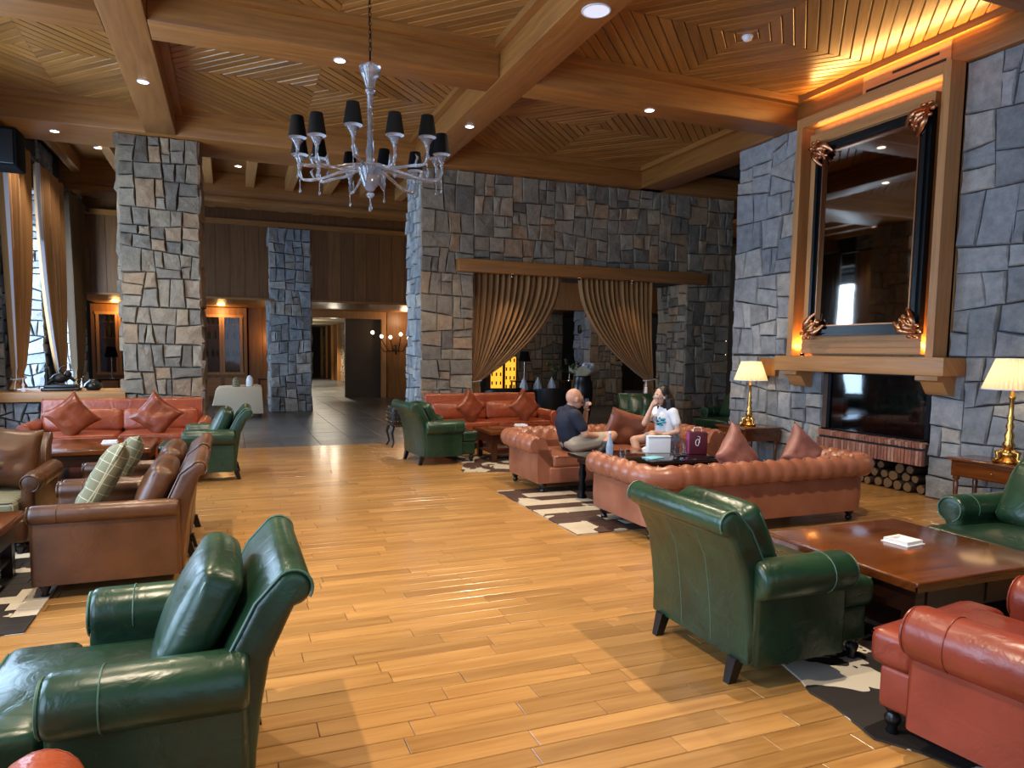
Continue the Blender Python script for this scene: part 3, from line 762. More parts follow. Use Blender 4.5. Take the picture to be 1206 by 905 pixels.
# ------------------------------------------------------------------ fireplace
def fireplace():
    t = thing('fireplace', 'wide glass-fronted fireplace with soot-dark brick lining set in the stone wall', 'fireplace', (7.4, 6.17, 0))
    y0, y1 = -.75, .75
    mk('firebox', join([bb(.03, .85, y0, y0+.03, .62, 1.42), bb(.03, .85, y1-.03, y1, .62, 1.42), bb(.8, .85, y0, y1, .62, 1.42), bb(.03, .85, y0, y1, 1.4, 1.42), bb(.03, .85, y0, y1, .6, .63)]), M['firebrick'], t)
    gs = []
    for k in range(11):
        for j in range(7):
            yy = y0+.03+j*.21+(k % 2)*.1
            gs.append(box(.79, yy+.1, .66+k*.068, .02, .2, .06))
    stuff(mk('lining_bricks', join(gs), M['firebrick'], t))
    mk('frame', join([bb(.0, .04, y0, y0+.05, .62, 1.4), bb(0, .04, y1-.12, y1-.07, .62, 1.4), bb(0, .04, y0, y1, 1.36, 1.4), bb(0, .04, y0, y1, .61, .64)]), M['iron'], t)
    mk('side_cheek', bb(-.0, .3, y1-.07, y1, .62, 1.4), plain('soot_cheek', '#4a3a30', .8), t)
    mk('glass_pane', bb(.018, .024, y0+.05, y1-.12, .64, 1.36), plain('fire_glass', '#c8d0d8', .03, 0, Transmission_Weight=1.0, IOR=1.5), t)
    g = thing('fire_grate', 'black iron fire grate on legs behind the fireplace glass', 'grate', (7.75, 5.85, .63))
    mk('basket', join([tube([(-.12+.06*k, -.3, .12), (-.12+.06*k, .3, .12)], .01, 6) for k in range(5)]+[tube([(-.15, s*.3, .12), (.16, s*.3, .12)], .012, 6) for s in (-1, 1)]), M['iron'], g)
    for sx in (-.13, .13):
        for sy in (-.28, .28): mk('leg', tube([(sx, sy, 0), (sx, sy, .13)], .012, 6), M['iron'], g)
    # hearth edge: a row of bricks on edge, shallow ledge on top
    h = thing('brick_hearth', 'raised brick hearth edge of upright pinkish bricks under the fireplace glass', 'hearth', (7.4, 6.17, 0))
    mk('core', bb(-.03, .5, y0, y1, .36, .6), M['mortar'], h)
    rnd = random.Random(5); n = 34
    for k in range(n):
        yy = y0+(k+.5)*(y1-y0)/n; w = (y1-y0)/n-.006
        mk('brick', xf(rbox_b(.07, w, .17), (-.04-rnd.uniform(0, .008), yy, .435)), M['brick'], h, tint=rnd.random())
        mk('brick', xf(rbox_b(.14, w, .06), (-.015, yy, .585+rnd.uniform(0, .004)), (0, -.12, 0)), M['brick'], h, tint=rnd.random())
    n1 = struct(mk('wall_niche', join([bb(7.43, 7.45, 5.42, 6.92, -.01, .0), bb(7.85, 7.9, 5.42, 6.92, 0, .33)]), M['mortar']))
    rnd = random.Random(9); k = 0
    for row, (z, cnt) in enumerate(((.062, 10), (.17, 9), (.27, 5))):
        for i in range(cnt):
            y = 5.52+i*(1.34/10)+row*.06; r = rnd.uniform(.045, .064); L = .4
            if row == 2 and 1 < i < 3: continue
            pr = []
            for a in range(9):
                an = 2*PI*a/9; pr.append((r*rnd.uniform(.85, 1.1)*math.cos(an), r*rnd.uniform(.85, 1.1)*math.sin(an)))
            zz = .0+r*1.05 if row == 0 else z
            o = thing('firewood_log', 'firewood log in the %s row under the brick hearth, %s from the near pier' % (('bottom', 'middle', 'top')[row], ORD[i]), 'log', (7.42+rnd.uniform(0, .05), y, zz), rnd.uniform(-.08, .08), 'logs in the niche under the hearth')
            mk('bark', extr(pr, L, .006, 1), M['bark'], o, fixn=True)
            mk('cut_end', xf((V3([(0, a*.93, b*.93) for a, b in pr]), [tuple(range(9))[::-1]]), (-.001, 0, 0)), M['cutwood'], o)
def rbox_b(sx, sy, sz): return rbox(sx, sy, sz, .004, 1, 0)
fireplace()
def mantel():
    t = thing('mantel_shelf', 'thick pale wooden mantel shelf on curved brackets above the fireplace', 'mantel', (7.4, 6.25, 0))
    mk('shelf', xf(rbox(.36, 2.4, .2, .008, 2, 0), (-.17, 0, 1.49)), M['oak_l'], t, smooth=40, uv='y')
    prof = [(0, 0), (-.0, -.22), (-.05, -.22), (-.12, -.2), (-.17, -.13), (-.21, -.07), (-.3, -.05), (-.3, 0)]
    for y in (-.98, .98):
        g = extr([(p[0], p[1]) for p in prof], .26, .004, 1)   # (x along, a, b) -> y along
        v = g[0]; g = (np.stack([v[:, 1], v[:, 0]-.13+y, v[:, 2]+1.39], 1), g[1])
        mk('bracket', g, M['oak_l'], t, smooth=40, uv='y', fixn=True)
mantel()
def surround():
    t = struct(mk('wall_surround', bb(7.37, 7.44, 5.25, 7.34, 1.55, ZB), M['oak_l'], uv='z'))
    for i, g in enumerate((bb(7.15, 7.4, 7.25, 7.34, 1.592, ZB-.002), bb(7.15, 7.4, 5.25, 5.34, 1.592, ZB-.002), bb(7.15, 7.4, 5.342, 7.248, 4.6, ZB-.002))):
        mk('post' if i < 2 else 'header', g, M['oak_l'], t, uv='z' if i < 2 else 'y')
    mk('inner_panel', bb(7.2, 7.36, 5.42, 7.12, 1.62, 4.46), M['oak_l'], t, uv='z')
    for k in range(3): mk('panel_rail', bb(7.185, 7.2, 5.42, 7.12, 1.63+k*.075, 1.69+k*.075), M['oak_l'], t, uv='y')
    mk('top_board', bb(7.17, 7.2, 5.42, 7.12, 4.33, 4.46), M['oak_l'], t, uv='y')
    for y in (7.19, 5.38):
        l = thing('uplight', 'small glowing uplight in the wood recess at the %s side of the mirror' % ('far' if y > 6 else 'near'), 'lamp', (7.28, y, 1.592))
        mk('housing', lathe([(.025, 0), (.028, .03)], 10), M['iron'], l, smooth=40)
        mk('lens', lathe([(.022, .031), (.0001, .034)], 10), emit('amber_lens', '#ffc067', 30), l)
        light_spot((7.27, y, 1.66), 26, (1, .50, .14), 150, .8, .03, (PI, 0, 0)); light_point((7.25, y, 1.72), 2.2, (1, .5, .14), .02)
    d = light_area((7.28, 6.27, 4.55), (0, PI, 0), .06, 1.7, 5, (1, .55, .18)); d.name = 'cove_lamp'
    # cove lamp on the ledge of the wall beam washing the boards
    d = light_area((7.27, 6.1, 4.90), (0, PI*.80, 0), .05, 2.3, 34, (1, .52, .15)); d.name = 'cove_lamp'
    # mirror
    m = thing('wall_mirror', 'tall mirror in a black frame with gilded leaf corners above the mantel', 'mirror', (7.17, 6.19, 3.07))
    y0, y1, z0, z1 = -.78, .78, -1.22, 1.22
    def fr(w0, w1, xa, xb, name, mat):
        for g, ax in ((bb(xa, xb, y0+w0, y0+w1, z0+w0, z1-w0), 'z'), (bb(xa, xb, y1-w1, y1-w0, z0+w0, z1-w0), 'z'), (bb(xa, xb, y0+w1, y1-w1, z0+w0, z0+w1), 'y'), (bb(xa, xb, y0+w1, y1-w1, z1-w1, z1-w0), 'y')):
            mk(name, g, mat, m)
    fr(0, .035, -.05, .03, 'frame_rail', M['navy']); fr(.035, .075, -.085, .02, 'frame_moulding', M['navy']); fr(.075, .12, -.05, .02, 'frame_rail', M['navy']); fr(.12, .135, -.06, .02, 'gilt_edge', M['copper'])
    mk('mirror_pane', bb(-.02, -.015, y0+.13, y1-.13, z0+.13, z1-.13), M['mirror'], m)
    for sy in (-1, 1):
        for sz in (-1, 1):
            gs = []
            for k, (ang, L, r) in enumerate(((-8, .22, .024), (98, .22, .024), (45, .15, .030), (20, .19, .020), (70, .19, .020), (5, .14, .018), (85, .14, .018))):
                pts = []
                for q in range(9):
                    s = q/8; a = math.radians(ang)+s*.55*(1 if ang < 45 else -1); pts.append((-.07-.035*math.sin(s*PI), L*s*math.cos(a), L*s*math.sin(a)))
                gs.append(tube(pts, [r*(1.25-abs(s/4-1)*.75) for s in range(9)], 6))
            for k in range(14):
                a = k/14*2*PI*1.4; rr = .075*(1-k/18); gs.append(sphere(.02, 8, 5, (-.10, .06+rr*math.cos(a), .06+rr*math.sin(a)), (1, 1, 1)))
            for k in range(6):
                a = k*PI/3; gs.append(sphere(.03, 8, 5, (-.085, .01+.055*math.cos(a), .01+.055*math.sin(a)), (.6, 1, .6)))
            g = join(gs); v = g[0].copy()*np.array((1.15, 1.3, 1.3)); v[:, 1] = v[:, 1]*-sy+sy*.79-sy*.03; v[:, 2] = v[:, 2]*-sz+sz*1.23-sz*.03
            mk('corner_leafwork', (v, g[1]), M['copper'], m, smooth=60, fixn=True)
    # slotted grille on the wall beam
    gset = thing('air_grille', 'two long dark air slots in the wooden wall beam above the mirror', 'vent', (7.345, 5.95, 4.88))
    mk('plate', bb(-.012, .01, -.55, .55, -.12, .16), M['oak_l'], gset, uv='y')
    mk('slot', bb(-.016, -.01, -.5, .5, -.075, -.045), M['black'], gset); mk('slot', bb(-.016, -.01, -.42, .15, .02, .05), M['black'], gset)
    b = tag(mk('wall_box', xf(rbox(.1, .32, .26, .008, 2, 0), (7.36, 7.86, 1.42)), M['oak'], smooth=40, uv='z', tint=.6), 'plain wooden box fixed to the stone wall behind the far table lamp', 'box')
surround()

# ------------------------------------------------------------------ upholstered seating
def arc(cx, cy, r, a0, a1, n): return [(cx+r*math.cos(math.radians(a0+(a1-a0)*k/n)), cy+r*math.sin(math.radians(a0+(a1-a0)*k/n))) for k in range(n+1)]
def rotpts(g, ry, piv): return xf(xf(g, (-piv[0], -piv[1], -piv[2])), piv, (0, ry, 0))
def arm_geo(xa, xb, yo, zt, r, z0, inner=.09, end=.03):
    """rolled arm on the +y side: outer roll edge at yo, top at zt"""
    cy, cz = yo-r, zt-r; yp = yo-.45*r-.02 if inner < .2 else yo
    yp = cy+r*.35
    prof = [(yp, z0), (yp, cz-r*.94)]+arc(cy, cz, r, -62, 212, 16)+[(cy-r*.86, cz-r*.9), (yp-inner-.02, z0)]
    return xf(extr(prof, xb-xa, end, 3), (xa, 0, 0))
def mir(g): return V3(g[0])*np.array((1, -1, 1)), [f[::-1] for f in g[1]]
def seat_unit(name, label, cat, mats, P, loc, rz, group=None):
    """club chair or sofa facing +x. P: parameters"""
    t = thing(name, label, cat, loc, rz, group)
    lm, pm = M[mats[0]], M[mats[1]]
    W, xf_, xr, zt, r = P['W'], P['front'], P['rear'], P['armz'], P['r']
    yo = W/2; yb = yo-r*1.35
    z0 = P.get('z0', .14); sh = P.get('seat', .46)
    # base
    mk('base', xf(rbox(xf_-xr-.07, 2*yb-.012, sh-.15-z0, .02, 2, 1), ((xf_+xr)/2+.02, 0, (z0+sh-.15)/2)), lm, t, smooth=50)
    for s in (1, -1):
        g = arm_geo(xr+.02, P['armf'], yo, zt, r, z0)
        a = mk('arm', g if s > 0 else mir(g), lm, t, smooth=50, fixn=True)
        xs = P['armf']-.16
        pts = [(xs, s*y, z) for y, z in [(p[0], p[1]) for p in arc(yo-r, zt-r, r+.0015, -60, 200, 14)]]
        if P.get('seams', 1): mk('seam', tube(pts, .003, 5), pm, a, smooth=60)
        fp = [(P['armf']+.001, s*y, z) for y, z in arc(yo-r, zt-r, r*.86, -75, 250, 18)]
        mk('piping', tube(fp, .005, 5), pm, a, smooth=60)
    # back
    bh, br, lean = P['backz'], P.get('broll', .07), P.get('lean', .14)
    yb2 = yb-.005 if P.get('backw') is None else P['backw']/2
    bx = xr+.01
    tx = bx-lean
    if P.get('scroll', 1):
        prof = [(bx+.15, z0+.1), (bx+.17, sh-.02), (tx+.17, bh-br*1.6)]+arc(tx+.05, bh-br, br*1.02, 35, 265, 13)+[(tx+.055, bh-br*2.35), (bx-.055, sh+.13), (bx-.028, sh-.02), (bx-.008, z0+.15), (bx, z0)]
    else:
        prof = [(bx+.13, z0+.1), (bx+.15, sh), (tx+.14, bh-.05)]+arc(tx+.085, bh-.05, .05, 0, 180, 8)+[(bx-.01, sh), (bx, z0)]
    g = extr([(p[0], p[1]) for p in prof], 2*yb2, .03, 3)
    v = g[0]; g = (np.stack([v[:, 1], v[:, 0]-yb2, v[:, 2]], 1), g[1])
    b = mk('backrest', g, lm, t, smooth=50, fixn=True)
    for s in (-1, 1):
        mk('piping', tube([(p[0], s*(yb2-.010), p[1]) for p in prof[1:-8 if P.get('scroll', 1) else -3]], .005, 5), pm, b, smooth=60)
    if P.get('back_seams'):
        for y in (-.12, .12): mk('seam', tube([(bx+.001, y, z0+.02), (bx-.007, y, z0+.15), (bx-.027, y, sh-.02), (bx-.054, y, sh+.13), (tx+.056, y, bh-br*2.35)], .0028, 5), pm, b, smooth=60)
    # seat cushions
    n = P.get('n', 1); iw = 2*(yo-2*r)-.0; fw = iw/n
    for k in range(n):
        yc = -iw/2+fw*(k+.5)
        gs = [xf(rbox(xf_-xr-.14, fw-.012, .16, .045, 4, 4, (0, 0, .022)), ((xf_+xr)/2+.09, yc, sh-.08))]
        if n == 1 and P.get('tcush', 1): gs.append(xf(rbox(xf_-P['armf']+.02, 2*yb+.01, .155, .045, 4, 4, (0, 0, .01)), ((xf_+P['armf'])/2+.025, 0, sh-.08)))
        c = mk('seat_cushion', join(gs), lm, t, smooth=60)
        e = fw/2-.02
        if not (n == 1 and P.get('tcush', 1)): mk('piping', tube([(xf_+.015, yc-e, sh-.012), (xf_+.015, yc+e, sh-.012)], .005, 5), pm, c, smooth=60)
        else: mk('piping', tube([(xf_+.03, -yb+.03, sh-.02), (xf_+.03, yb-.03, sh-.02)], .005, 5), pm, c, smooth=60)
    # back cushions
    ct = P.get('cush_t', .15); ch = P.get('cush_h', .42); m = P.get('nb', n)
    if m:
        fw = iw/m
        for k in range(m):
            yc = -iw/2+fw*(k+.5)
            g = rbox(ct, fw-.02, ch, .05, 4, 5, (.035, .02, .02))
            ln = math.atan2(lean+.03, bh-sh)
            g = xf(g, (0, 0, 0), (0, -ln, 0)); g = (g[0]+np.array((xr+.20+ct/2-.5*lean, yc, sh+ch/2-.02)), g[1])
            c = mk('back_cushion', g, lm, t, smooth=60)
            e = fw/2-.012; cz, cx = sh+ch/2-.02, xr+.20+ct/2-.5*lean
            pts = [(ct/2-.03, -e, -ch/2+.04), (ct/2-.03, -e, ch/2-.05), (ct/2-.04, -e+.05, ch/2-.01), (ct/2-.04, e-.05, ch/2-.01), (ct/2-.03, e, ch/2-.05), (ct/2-.03, e, -ch/2+.04)]
            pts = [(cx+p[0]*math.cos(ln)-p[2]*math.sin(ln), yc+p[1], cz+p[0]*math.sin(ln)+p[2]*math.cos(ln)) for p in pts]
            mk('piping', tube(pts, .006, 5), pm, c, smooth=60)
    # legs
    for s in (-1, 1):
        y = s*(yb-.05)
        mk('leg', lathe([(.018, 0), (.026, .012), (.018, .03), (.03, .055), (.034, .075), (.022, .095), (.034, .11), (.036, z0+.02)], 12), M['black'], t, smooth=60, loc=(xf_-.06, y, 0))
        g = V3([(-.028, -.02, 0), (.018, -.02, 0), (.018, .02, 0), (-.028, .02, 0), (.0, -.03, z0+.01), (.06, -.03, z0+.01), (.06, .03, z0+.01), (.0, .03, z0+.01)])
        mk('leg', (g+np.array((xr-.01, y, 0)), [(3, 2, 1, 0), (4, 5, 6, 7), (0, 1, 5, 4), (1, 2, 6, 5), (2, 3, 7, 6), (3, 0, 4, 7)]), M['black'], t)
    return t
G = dict(W=.97, front=.41, rear=-.43, armf=.17, armz=.63, r=.10, backz=.875, broll=.062, lean=.18, backw=.80, z0=.115, back_seams=1, seat=.45, cush_h=.44)
g1 = seat_unit('club_armchair', 'dark green leather armchair nearest the camera, seen from behind and beside its arm', 'armchair', ('green', 'green_piping'), G, (-.37, 2.66, 0), PI)
GRP = None
g2 = dup(g1, (2.70, 2.88, 0), 0.0, 'green leather armchair turned to the large coffee table, long shadow beside it')
g3 = dup(g1, (2.86, 9.50, 0), .12, 'green leather armchair left of the far coffee table by the small black stool')
g4 = dup(g1, (-.37, 9.10, 0), PI, 'green leather armchair beside the red sofa, right of its coffee table')
g5 = dup(g1, (4.86, 2.87, 0), PI*.98, 'green leather armchair across the large coffee table, by the near side table')
g6 = dup(g1, (6.75, 10.0, 0), -PI/2-.3, 'green leather armchair facing forward behind the two seated people')
g7 = dup(g1, (8.35, 9.9, 0), PI+.2, 'dark green leather armchair in shade beyond the far table lamp')
B = dict(W=.92, front=.46, rear=-.42, armf=.46, armz=.61, r=.06, backz=.84, broll=.05, lean=.16, seat=.43, cush_h=.4, tcush=0, seams=1, z0=.1)
b1 = seat_unit('brown_armchair', 'brown leather armchair with straight padded arm, nearer of the pair', 'armchair', ('brown', 'brown'), B, (-.73, 5.28, 0), PI)
b2 = dup(b1, (-.73, 6.20, 0), PI, 'brown leather armchair behind its twin, farther of the pair')
bl = seat_unit('brown_armchair', 'brown leather armchair with striped plaid seat cushion at the photo edge', 'armchair', ('brown', 'brown'), dict(B, W=1.1, armz=.62, r=.075, armf=.40), (-1.93, 6.45, 0), -PI/2)
for c in kids(bl):
    if c.name.startswith('seat_cushion'):
        c.data.materials[0] = M['plaid']
R = dict(W=2.3, front=.46, rear=-.42, armf=.42, armz=.60, r=.09, backz=.87, lean=.08, scroll=0, seat=.44, n=2, nb=2, cush_h=.31, tcush=0, z0=.1, seams=0)
s1 = seat_unit('leather_sofa', 'red leather sofa with two star-shaped cushions in front of the wide stone column', 'sofa', ('red', 'red'), R, (-1.42, 10.55, 0), -PI/2)
s2 = dup(s1, (4.12, 10.85, 0), -PI/2, 'red-orange leather sofa with two cushions against the stone wall left of the curtains')
rr = seat_unit('leather_armchair', 'reddish leather armchair with rolled arm in the lower corner, turned to the coffee table', 'armchair', ('oxblood', 'oxblood'), dict(G, W=1.05, r=.11, armz=.62, armf=.20, front=.37, backw=.86), (2.97, 1.72, 0), PI/2+.14)
r0 = seat_unit('leather_armchair', 'orange-red leather armchair, only a rounded arm end showing at the bottom edge', 'armchair', ('red', 'red'), dict(G), (-.83, 1.69, 0), PI/2)

def chesterfield():
    t = thing('chesterfield_sofa', 'tan tufted chesterfield sofa seen from behind, two dusty pink cushions on it', 'sofa', (4.5, 5.27, 0), 0)
    # faces +y locally; body x -1.18..1.18, back at y=-.47, arms forward to +.45
    X, Yb, Yf, R_ = 1.16, -.44, .46, .11
    path = []
    def add(p, q, n):
        for k in range(n): path.append((p[0]+(q[0]-p[0])*k/n, p[1]+(q[1]-p[1])*k/n))
    rc = .10
    add((-X, Yf), (-X, Yb+rc), 34)
    for k in range(8): a = PI+PI/2*k/8; path.append((-X+rc+rc*math.cos(a), Yb+rc+rc*math.sin(a)))
    add((-X+rc, Yb), (X-rc, Yb), 92)
    for k in range(8): a = -PI/2+PI/2*k/8; path.append((X-rc+rc*math.cos(a), Yb+rc+rc*math.sin(a)))
    add((X, Yb+rc), (X, Yf), 34); path.append((X, Yf))
    P = np.array(path); d = np.gradient(P, axis=0); d /= np.linalg.norm(d, axis=1)[:, None]; N = np.stack([d[:, 1], -d[:, 0]], 1)  # outward
    s = np.concatenate([[0], np.cumsum(np.linalg.norm(np.diff(P, axis=0), axis=1))])
    # roll + inner face profile (out = outward coordinate, z); param j along it
    cz = .555
    prof = [(.075, cz-R_*.75)]+[(.075+R_*math.cos(math.radians(a)), cz+R_*math.sin(math.radians(a))) for a in np.linspace(-55, 150, 20)]
    prof += [(-.06, .56), (-.085, .5), (-.10, .44), (-.11, .36), (-.11, .30)]
    prof = np.array(prof); m = len(prof); per = .15
    pl = np.concatenate([[0], np.cumsum(np.linalg.norm(np.diff(prof, axis=0), axis=1))])
    pn = np.gradient(prof, axis=0); pn /= np.linalg.norm(pn, axis=1)[:, None]; pn = np.stack([pn[:, 1], -pn[:, 0]], 1)
    vs = []
    L0 = s[-1]; nper = round(L0/per); per = L0/nper
    rowsz = [pl[14], pl[14]+.12, pl[14]+.24]
    for i in range(len(P)):
        for j in range(m):
            u = s[i]/per
            ch = abs(math.sin(PI*u))           # channels from the outer edge of the roll up to first buttons
            w_roll = min(1, pl[j]/.08)*max(0, 1-max(0, pl[j]-rowsz[0])/.03)
            tuft = 0
            q = (pl[j]-rowsz[0])/.12
            if q > -.3:
                a_, b_ = u+q*.5, u-q*.5
                tuft = -.030*(1-abs(math.sin(PI*a_))**.5*abs(math.sin(PI*b_))**.5)
            disp = -.022*(1-ch**.5)*w_roll+tuft*min(1, max(0, (q+.3)/.3))
            o, z = prof[j]+pn[j]*disp
            vs.append((P[i][0]+N[i][0]*o, P[i][1]+N[i][1]*o, z))
    fs = [(i*m+j, i*m+j+1, (i+1)*m+j+1, (i+1)*m+j) for i in range(len(P)-1) for j in range(m-1)]
    fs += [tuple(range(m))[::-1], tuple((len(P)-1)*m+j for j in range(m))]
    mk('tufted_roll', (V3(vs), fs), M['tan'], t, smooth=50, fixn=True)
    # outer panels
    po = [(.065, .12), (.075, .25), (.07, cz-.05), (-.10, cz-.05), (-.10, .12)]; k = len(po); vs = []
    for i in range(len(P)):
        for o, z in po: vs.append((P[i][0]+N[i][0]*o, P[i][1]+N[i][1]*o, z))
    fs = [(i*k+j, i*k+(j+1) % k, (i+1)*k+(j+1) % k, (i+1)*k+j) for i in range(len(P)-1) for j in range(k)]+[tuple(range(k)), tuple((len(P)-1)*k+j for j in range(k))]
    mk('outer_panel', (V3(vs), fs), M['tan'], t, smooth=35, fixn=True)
    bts = []
    for r_ in range(3):
        for q in range(nper+1):
            sv = (q+(.5 if r_ % 2 else 0))*per
            if sv > L0: continue
            i = min(int(np.searchsorted(s, sv)), len(P)-1); j = int(np.searchsorted(pl, rowsz[r_])); j = min(j, m-1)
            o, z = prof[j]-pn[j]*.010; bts.append(sphere(.009, 6, 4, (P[i][0]+N[i][0]*o, P[i][1]+N[i][1]*o, z)))
    stuff(mk('buttons', join(bts), M['tan'], t, smooth=60))
    mk('seat_base', xf(rbox(2*X-.15, .84, .18, .02, 2, 1), (0, .06, .21)), M['tan'], t, smooth=50)
    for k in range(3):
        c = mk('seat_cushion', xf(rbox(.69, .76, .14, .04, 4, 4, (0, 0, .02)), ((k-1)*.70, .10, .36)), M['tan'], t, smooth=60)
        mk('piping', tube([((k-1)*.70-.32, .48, .42), ((k-1)*.70+.32, .48, .42)], .005, 5), M['tan'], c, smooth=60)
    for sx in (-1, 1):
        for y in (-.38, .40):
            mk('leg', lathe([(.016, 0), (.03, .012), (.032, .035), (.018, .05), (.04, .07), (.042, .1), (.03, .125)], 12), M['black'], t, smooth=60, loc=(sx*(X-.02), y, 0))
    return t
ch1 = chesterfield()
ch2 = dup(ch1, (4.43, 7.32, 0), PI, 'tan tufted chesterfield sofa facing the camera, a man and a woman sitting on it')

def cushion(name, mat, size, label, loc, rot, seed, group=None, pinch=.14, t=.16):
    o = mk(name, pillow(size[0], size[1], t, 16, pinch, seed, .008), M[mat], None, smooth=70)
    o.location = loc; o.rotation_euler = rot
    return tag(o, label, 'cushion', group)
cushion('scatter_cushion', 'redbrown', (.5, .5), 'shiny red leather cushion standing on a corner, toward the window end of the red sofa', (-1.95, 10.22, .68), (-.35, PI/4+.12, .1), 1)
cushion('scatter_cushion', 'redbrown', (.5, .5), 'shiny red leather cushion standing on a corner, at the column end of the red sofa', (-.95, 10.22, .68), (-.35, PI/4-.1, -.1), 2)
cushion('scatter_cushion', 'redbrown', (.48, .48), 'orange-red leather cushion on its corner near the green armchair, on the far sofa', (3.66, 10.5, .68), (-.35, PI/4, .1), 3)
cushion('scatter_cushion', 'redbrown', (.48, .48), 'orange-red leather cushion on its corner near the curtain end of the far sofa', (4.62, 10.5, .68), (-.35, PI/4, -.1), 4)
cushion('scatter_cushion', 'rust', (.5, .5), 'dusty pink suede cushion poking above the tufted sofa back, nearer the people', (4.45, 5.12, .64), (-.38, PI/4+.05, 0), 5, pinch=.2)
cushion('scatter_cushion', 'rust', (.46, .46), 'dusty pink suede cushion poking above the tufted sofa back, nearer the fireplace', (5.25, 5.12, .64), (-.38, PI/4-.1, -.1), 6, pinch=.2)
cushion('scatter_cushion', 'tan', (.6, .5), 'large tan leather cushion leaning between the man and the woman', (4.72, 7.5, .62), (.3, .25, 0), 7, pinch=.08)
cushion('scatter_cushion', 'brown', (.5, .5), 'brown leather cushion behind the plaid one on the armchair at the photo edge', (-1.72, 6.45, .70), (-.25, .15, .2), 8, pinch=.06)
cushion('scatter_cushion', 'plaid', (.48, .48), 'olive plaid cushion on the armchair at the photo edge', (-2.0, 6.2, .66), (-.3, .7, .1), 9)
cushion('scatter_cushion', 'plaid', (.58, .60), 'large pale plaid cushion leaning on the nearer brown armchair', (-.84, 5.28, .68), (.52, .10, PI/2+.12), 10, pinch=.08)
cushion('scatter_cushion', 'plaid', (.50, .50), 'pale plaid cushion on the farther brown armchair', (-.82, 6.18, .66), (.5, .12, PI/2+.1), 11, pinch=.08)
cushion('scatter_cushion', 'green', (.44, .44), 'teal-green leather cushion on the armchair behind the two people', (6.68, 9.8, .64), (-.3, .2, -.3), 13)
cushion('scatter_cushion', 'oxblood', (.5, .5), 'dark red leather cushion on the armchair in the lower corner', (3.2, 1.5, .66), (-.4, .35, .3), 14)

# ------------------------------------------------------------------ tables and what lies on them
def coffee_table(label, x0, x1, y0, y1, h, big=False, shelf=True, legmat='darkwood'):
    cx, cy = (x0+x1)/2, (y0+y1)/2; hx, hy = (x1-x0)/2, (y1-y0)/2
    t = thing('coffee_table', label, 'table', (cx, cy, 0))
    top = mk('tabletop', xf(rbox(2*hx, 2*hy, .035, .012, 3, 1), (0, 0, h-.0175)), M['mahog'], t, smooth=50, uv='x')
    mk('edge_band', join([bb(-hx-.002, hx+.002, -hy-.002, -hy+.01, h-.05, h-.024), bb(-hx-.002, hx+.002, hy-.01, hy+.002, h-.05, h-.024), bb(-hx-.002, -hx+.01, -hy, hy, h-.05, h-.024), bb(hx-.01, hx+.002, -hy, hy, h-.05, h-.024)]), M['mahog'], top, uv='x')
    for (a, b, c, d) in ((-hx+.05, hx-.05, -hy+.045, -hy+.065), (-hx+.05, hx-.05, hy-.065, hy-.045), (-hx+.045, -hx+.065, -hy+.065, hy-.065), (hx-.065, hx-.045, -hy+.065, hy-.065)):
        mk('apron', bb(a, b, c, d, h-.19, h-.045), M[legmat], t, uv='x')
    for sx in (-1, 1):
        for sy in (-1, 1): mk('leg', bb(sx*(hx-.09)-.035, sx*(hx-.09)+.035, sy*(hy-.09)-.035, sy*(hy-.09)+.035, 0, h-.045), M[legmat], t, uv='z')
    for k in range(2): mk('drawer_front', bb(-hx*.78+k*hx*.8, -hx*.05+k*hx*.8, -hy+.038, -hy+.046, h-.175, h-.07), M[legmat], t, uv='x')
    if shelf: mk('lower_shelf', bb(-hx+.07, hx-.07, -hy+.07, hy-.07, .12, .145), M[legmat], t, uv='x')
    return t
coffee_table('large square mahogany coffee table between green and reddish armchairs, white ashtray on it', 3.22, 4.36, 2.36, 3.41, .46)
coffee_table('mahogany coffee table in front of the red sofa by the wide stone column', -2.0, -.86, 8.50, 9.62, .46)
coffee_table('mahogany coffee table in front of the far orange-red sofa', 3.45, 4.95, 9.0, 9.78, .46, legmat='mahog_d')
coffee_table('dark wooden coffee table at the photo edge beside the brown armchair', -2.6, -1.37, 4.45, 5.55, .45)
def ashtray(x, y, z, rz, label):
    t = thing('ashtray', label, 'ashtray', (x, y, z), rz)
    g = [xf(rbox(.15, .15, .008, .003, 1, 0), (0, 0, .006))]
    for a, b, c, d in ((-.075, .075, -.075, -.055), (-.075, .075, .055, .075), (-.075, -.055, -.055, .055), (.055, .075, -.055, .055)): g.append(bb(a, b, c, d, .006, .026))
    mk('dish', join(g), M['white'], t); mk('saucer', xf(rbox(.17, .17, .006, .002, 1, 0), (0, 0, .003)), M['white'], t)
ashtray(3.84, 2.93, .46, .1, 'square white ashtray on the large near coffee table')
ashtray(-1.36, 9.12, .46, .05, 'square white ashtray on the coffee table by the red sofa')
ashtray(4.18, 9.6, .46, .05, 'square white ashtray on the far coffee table by the orange-red sofa')
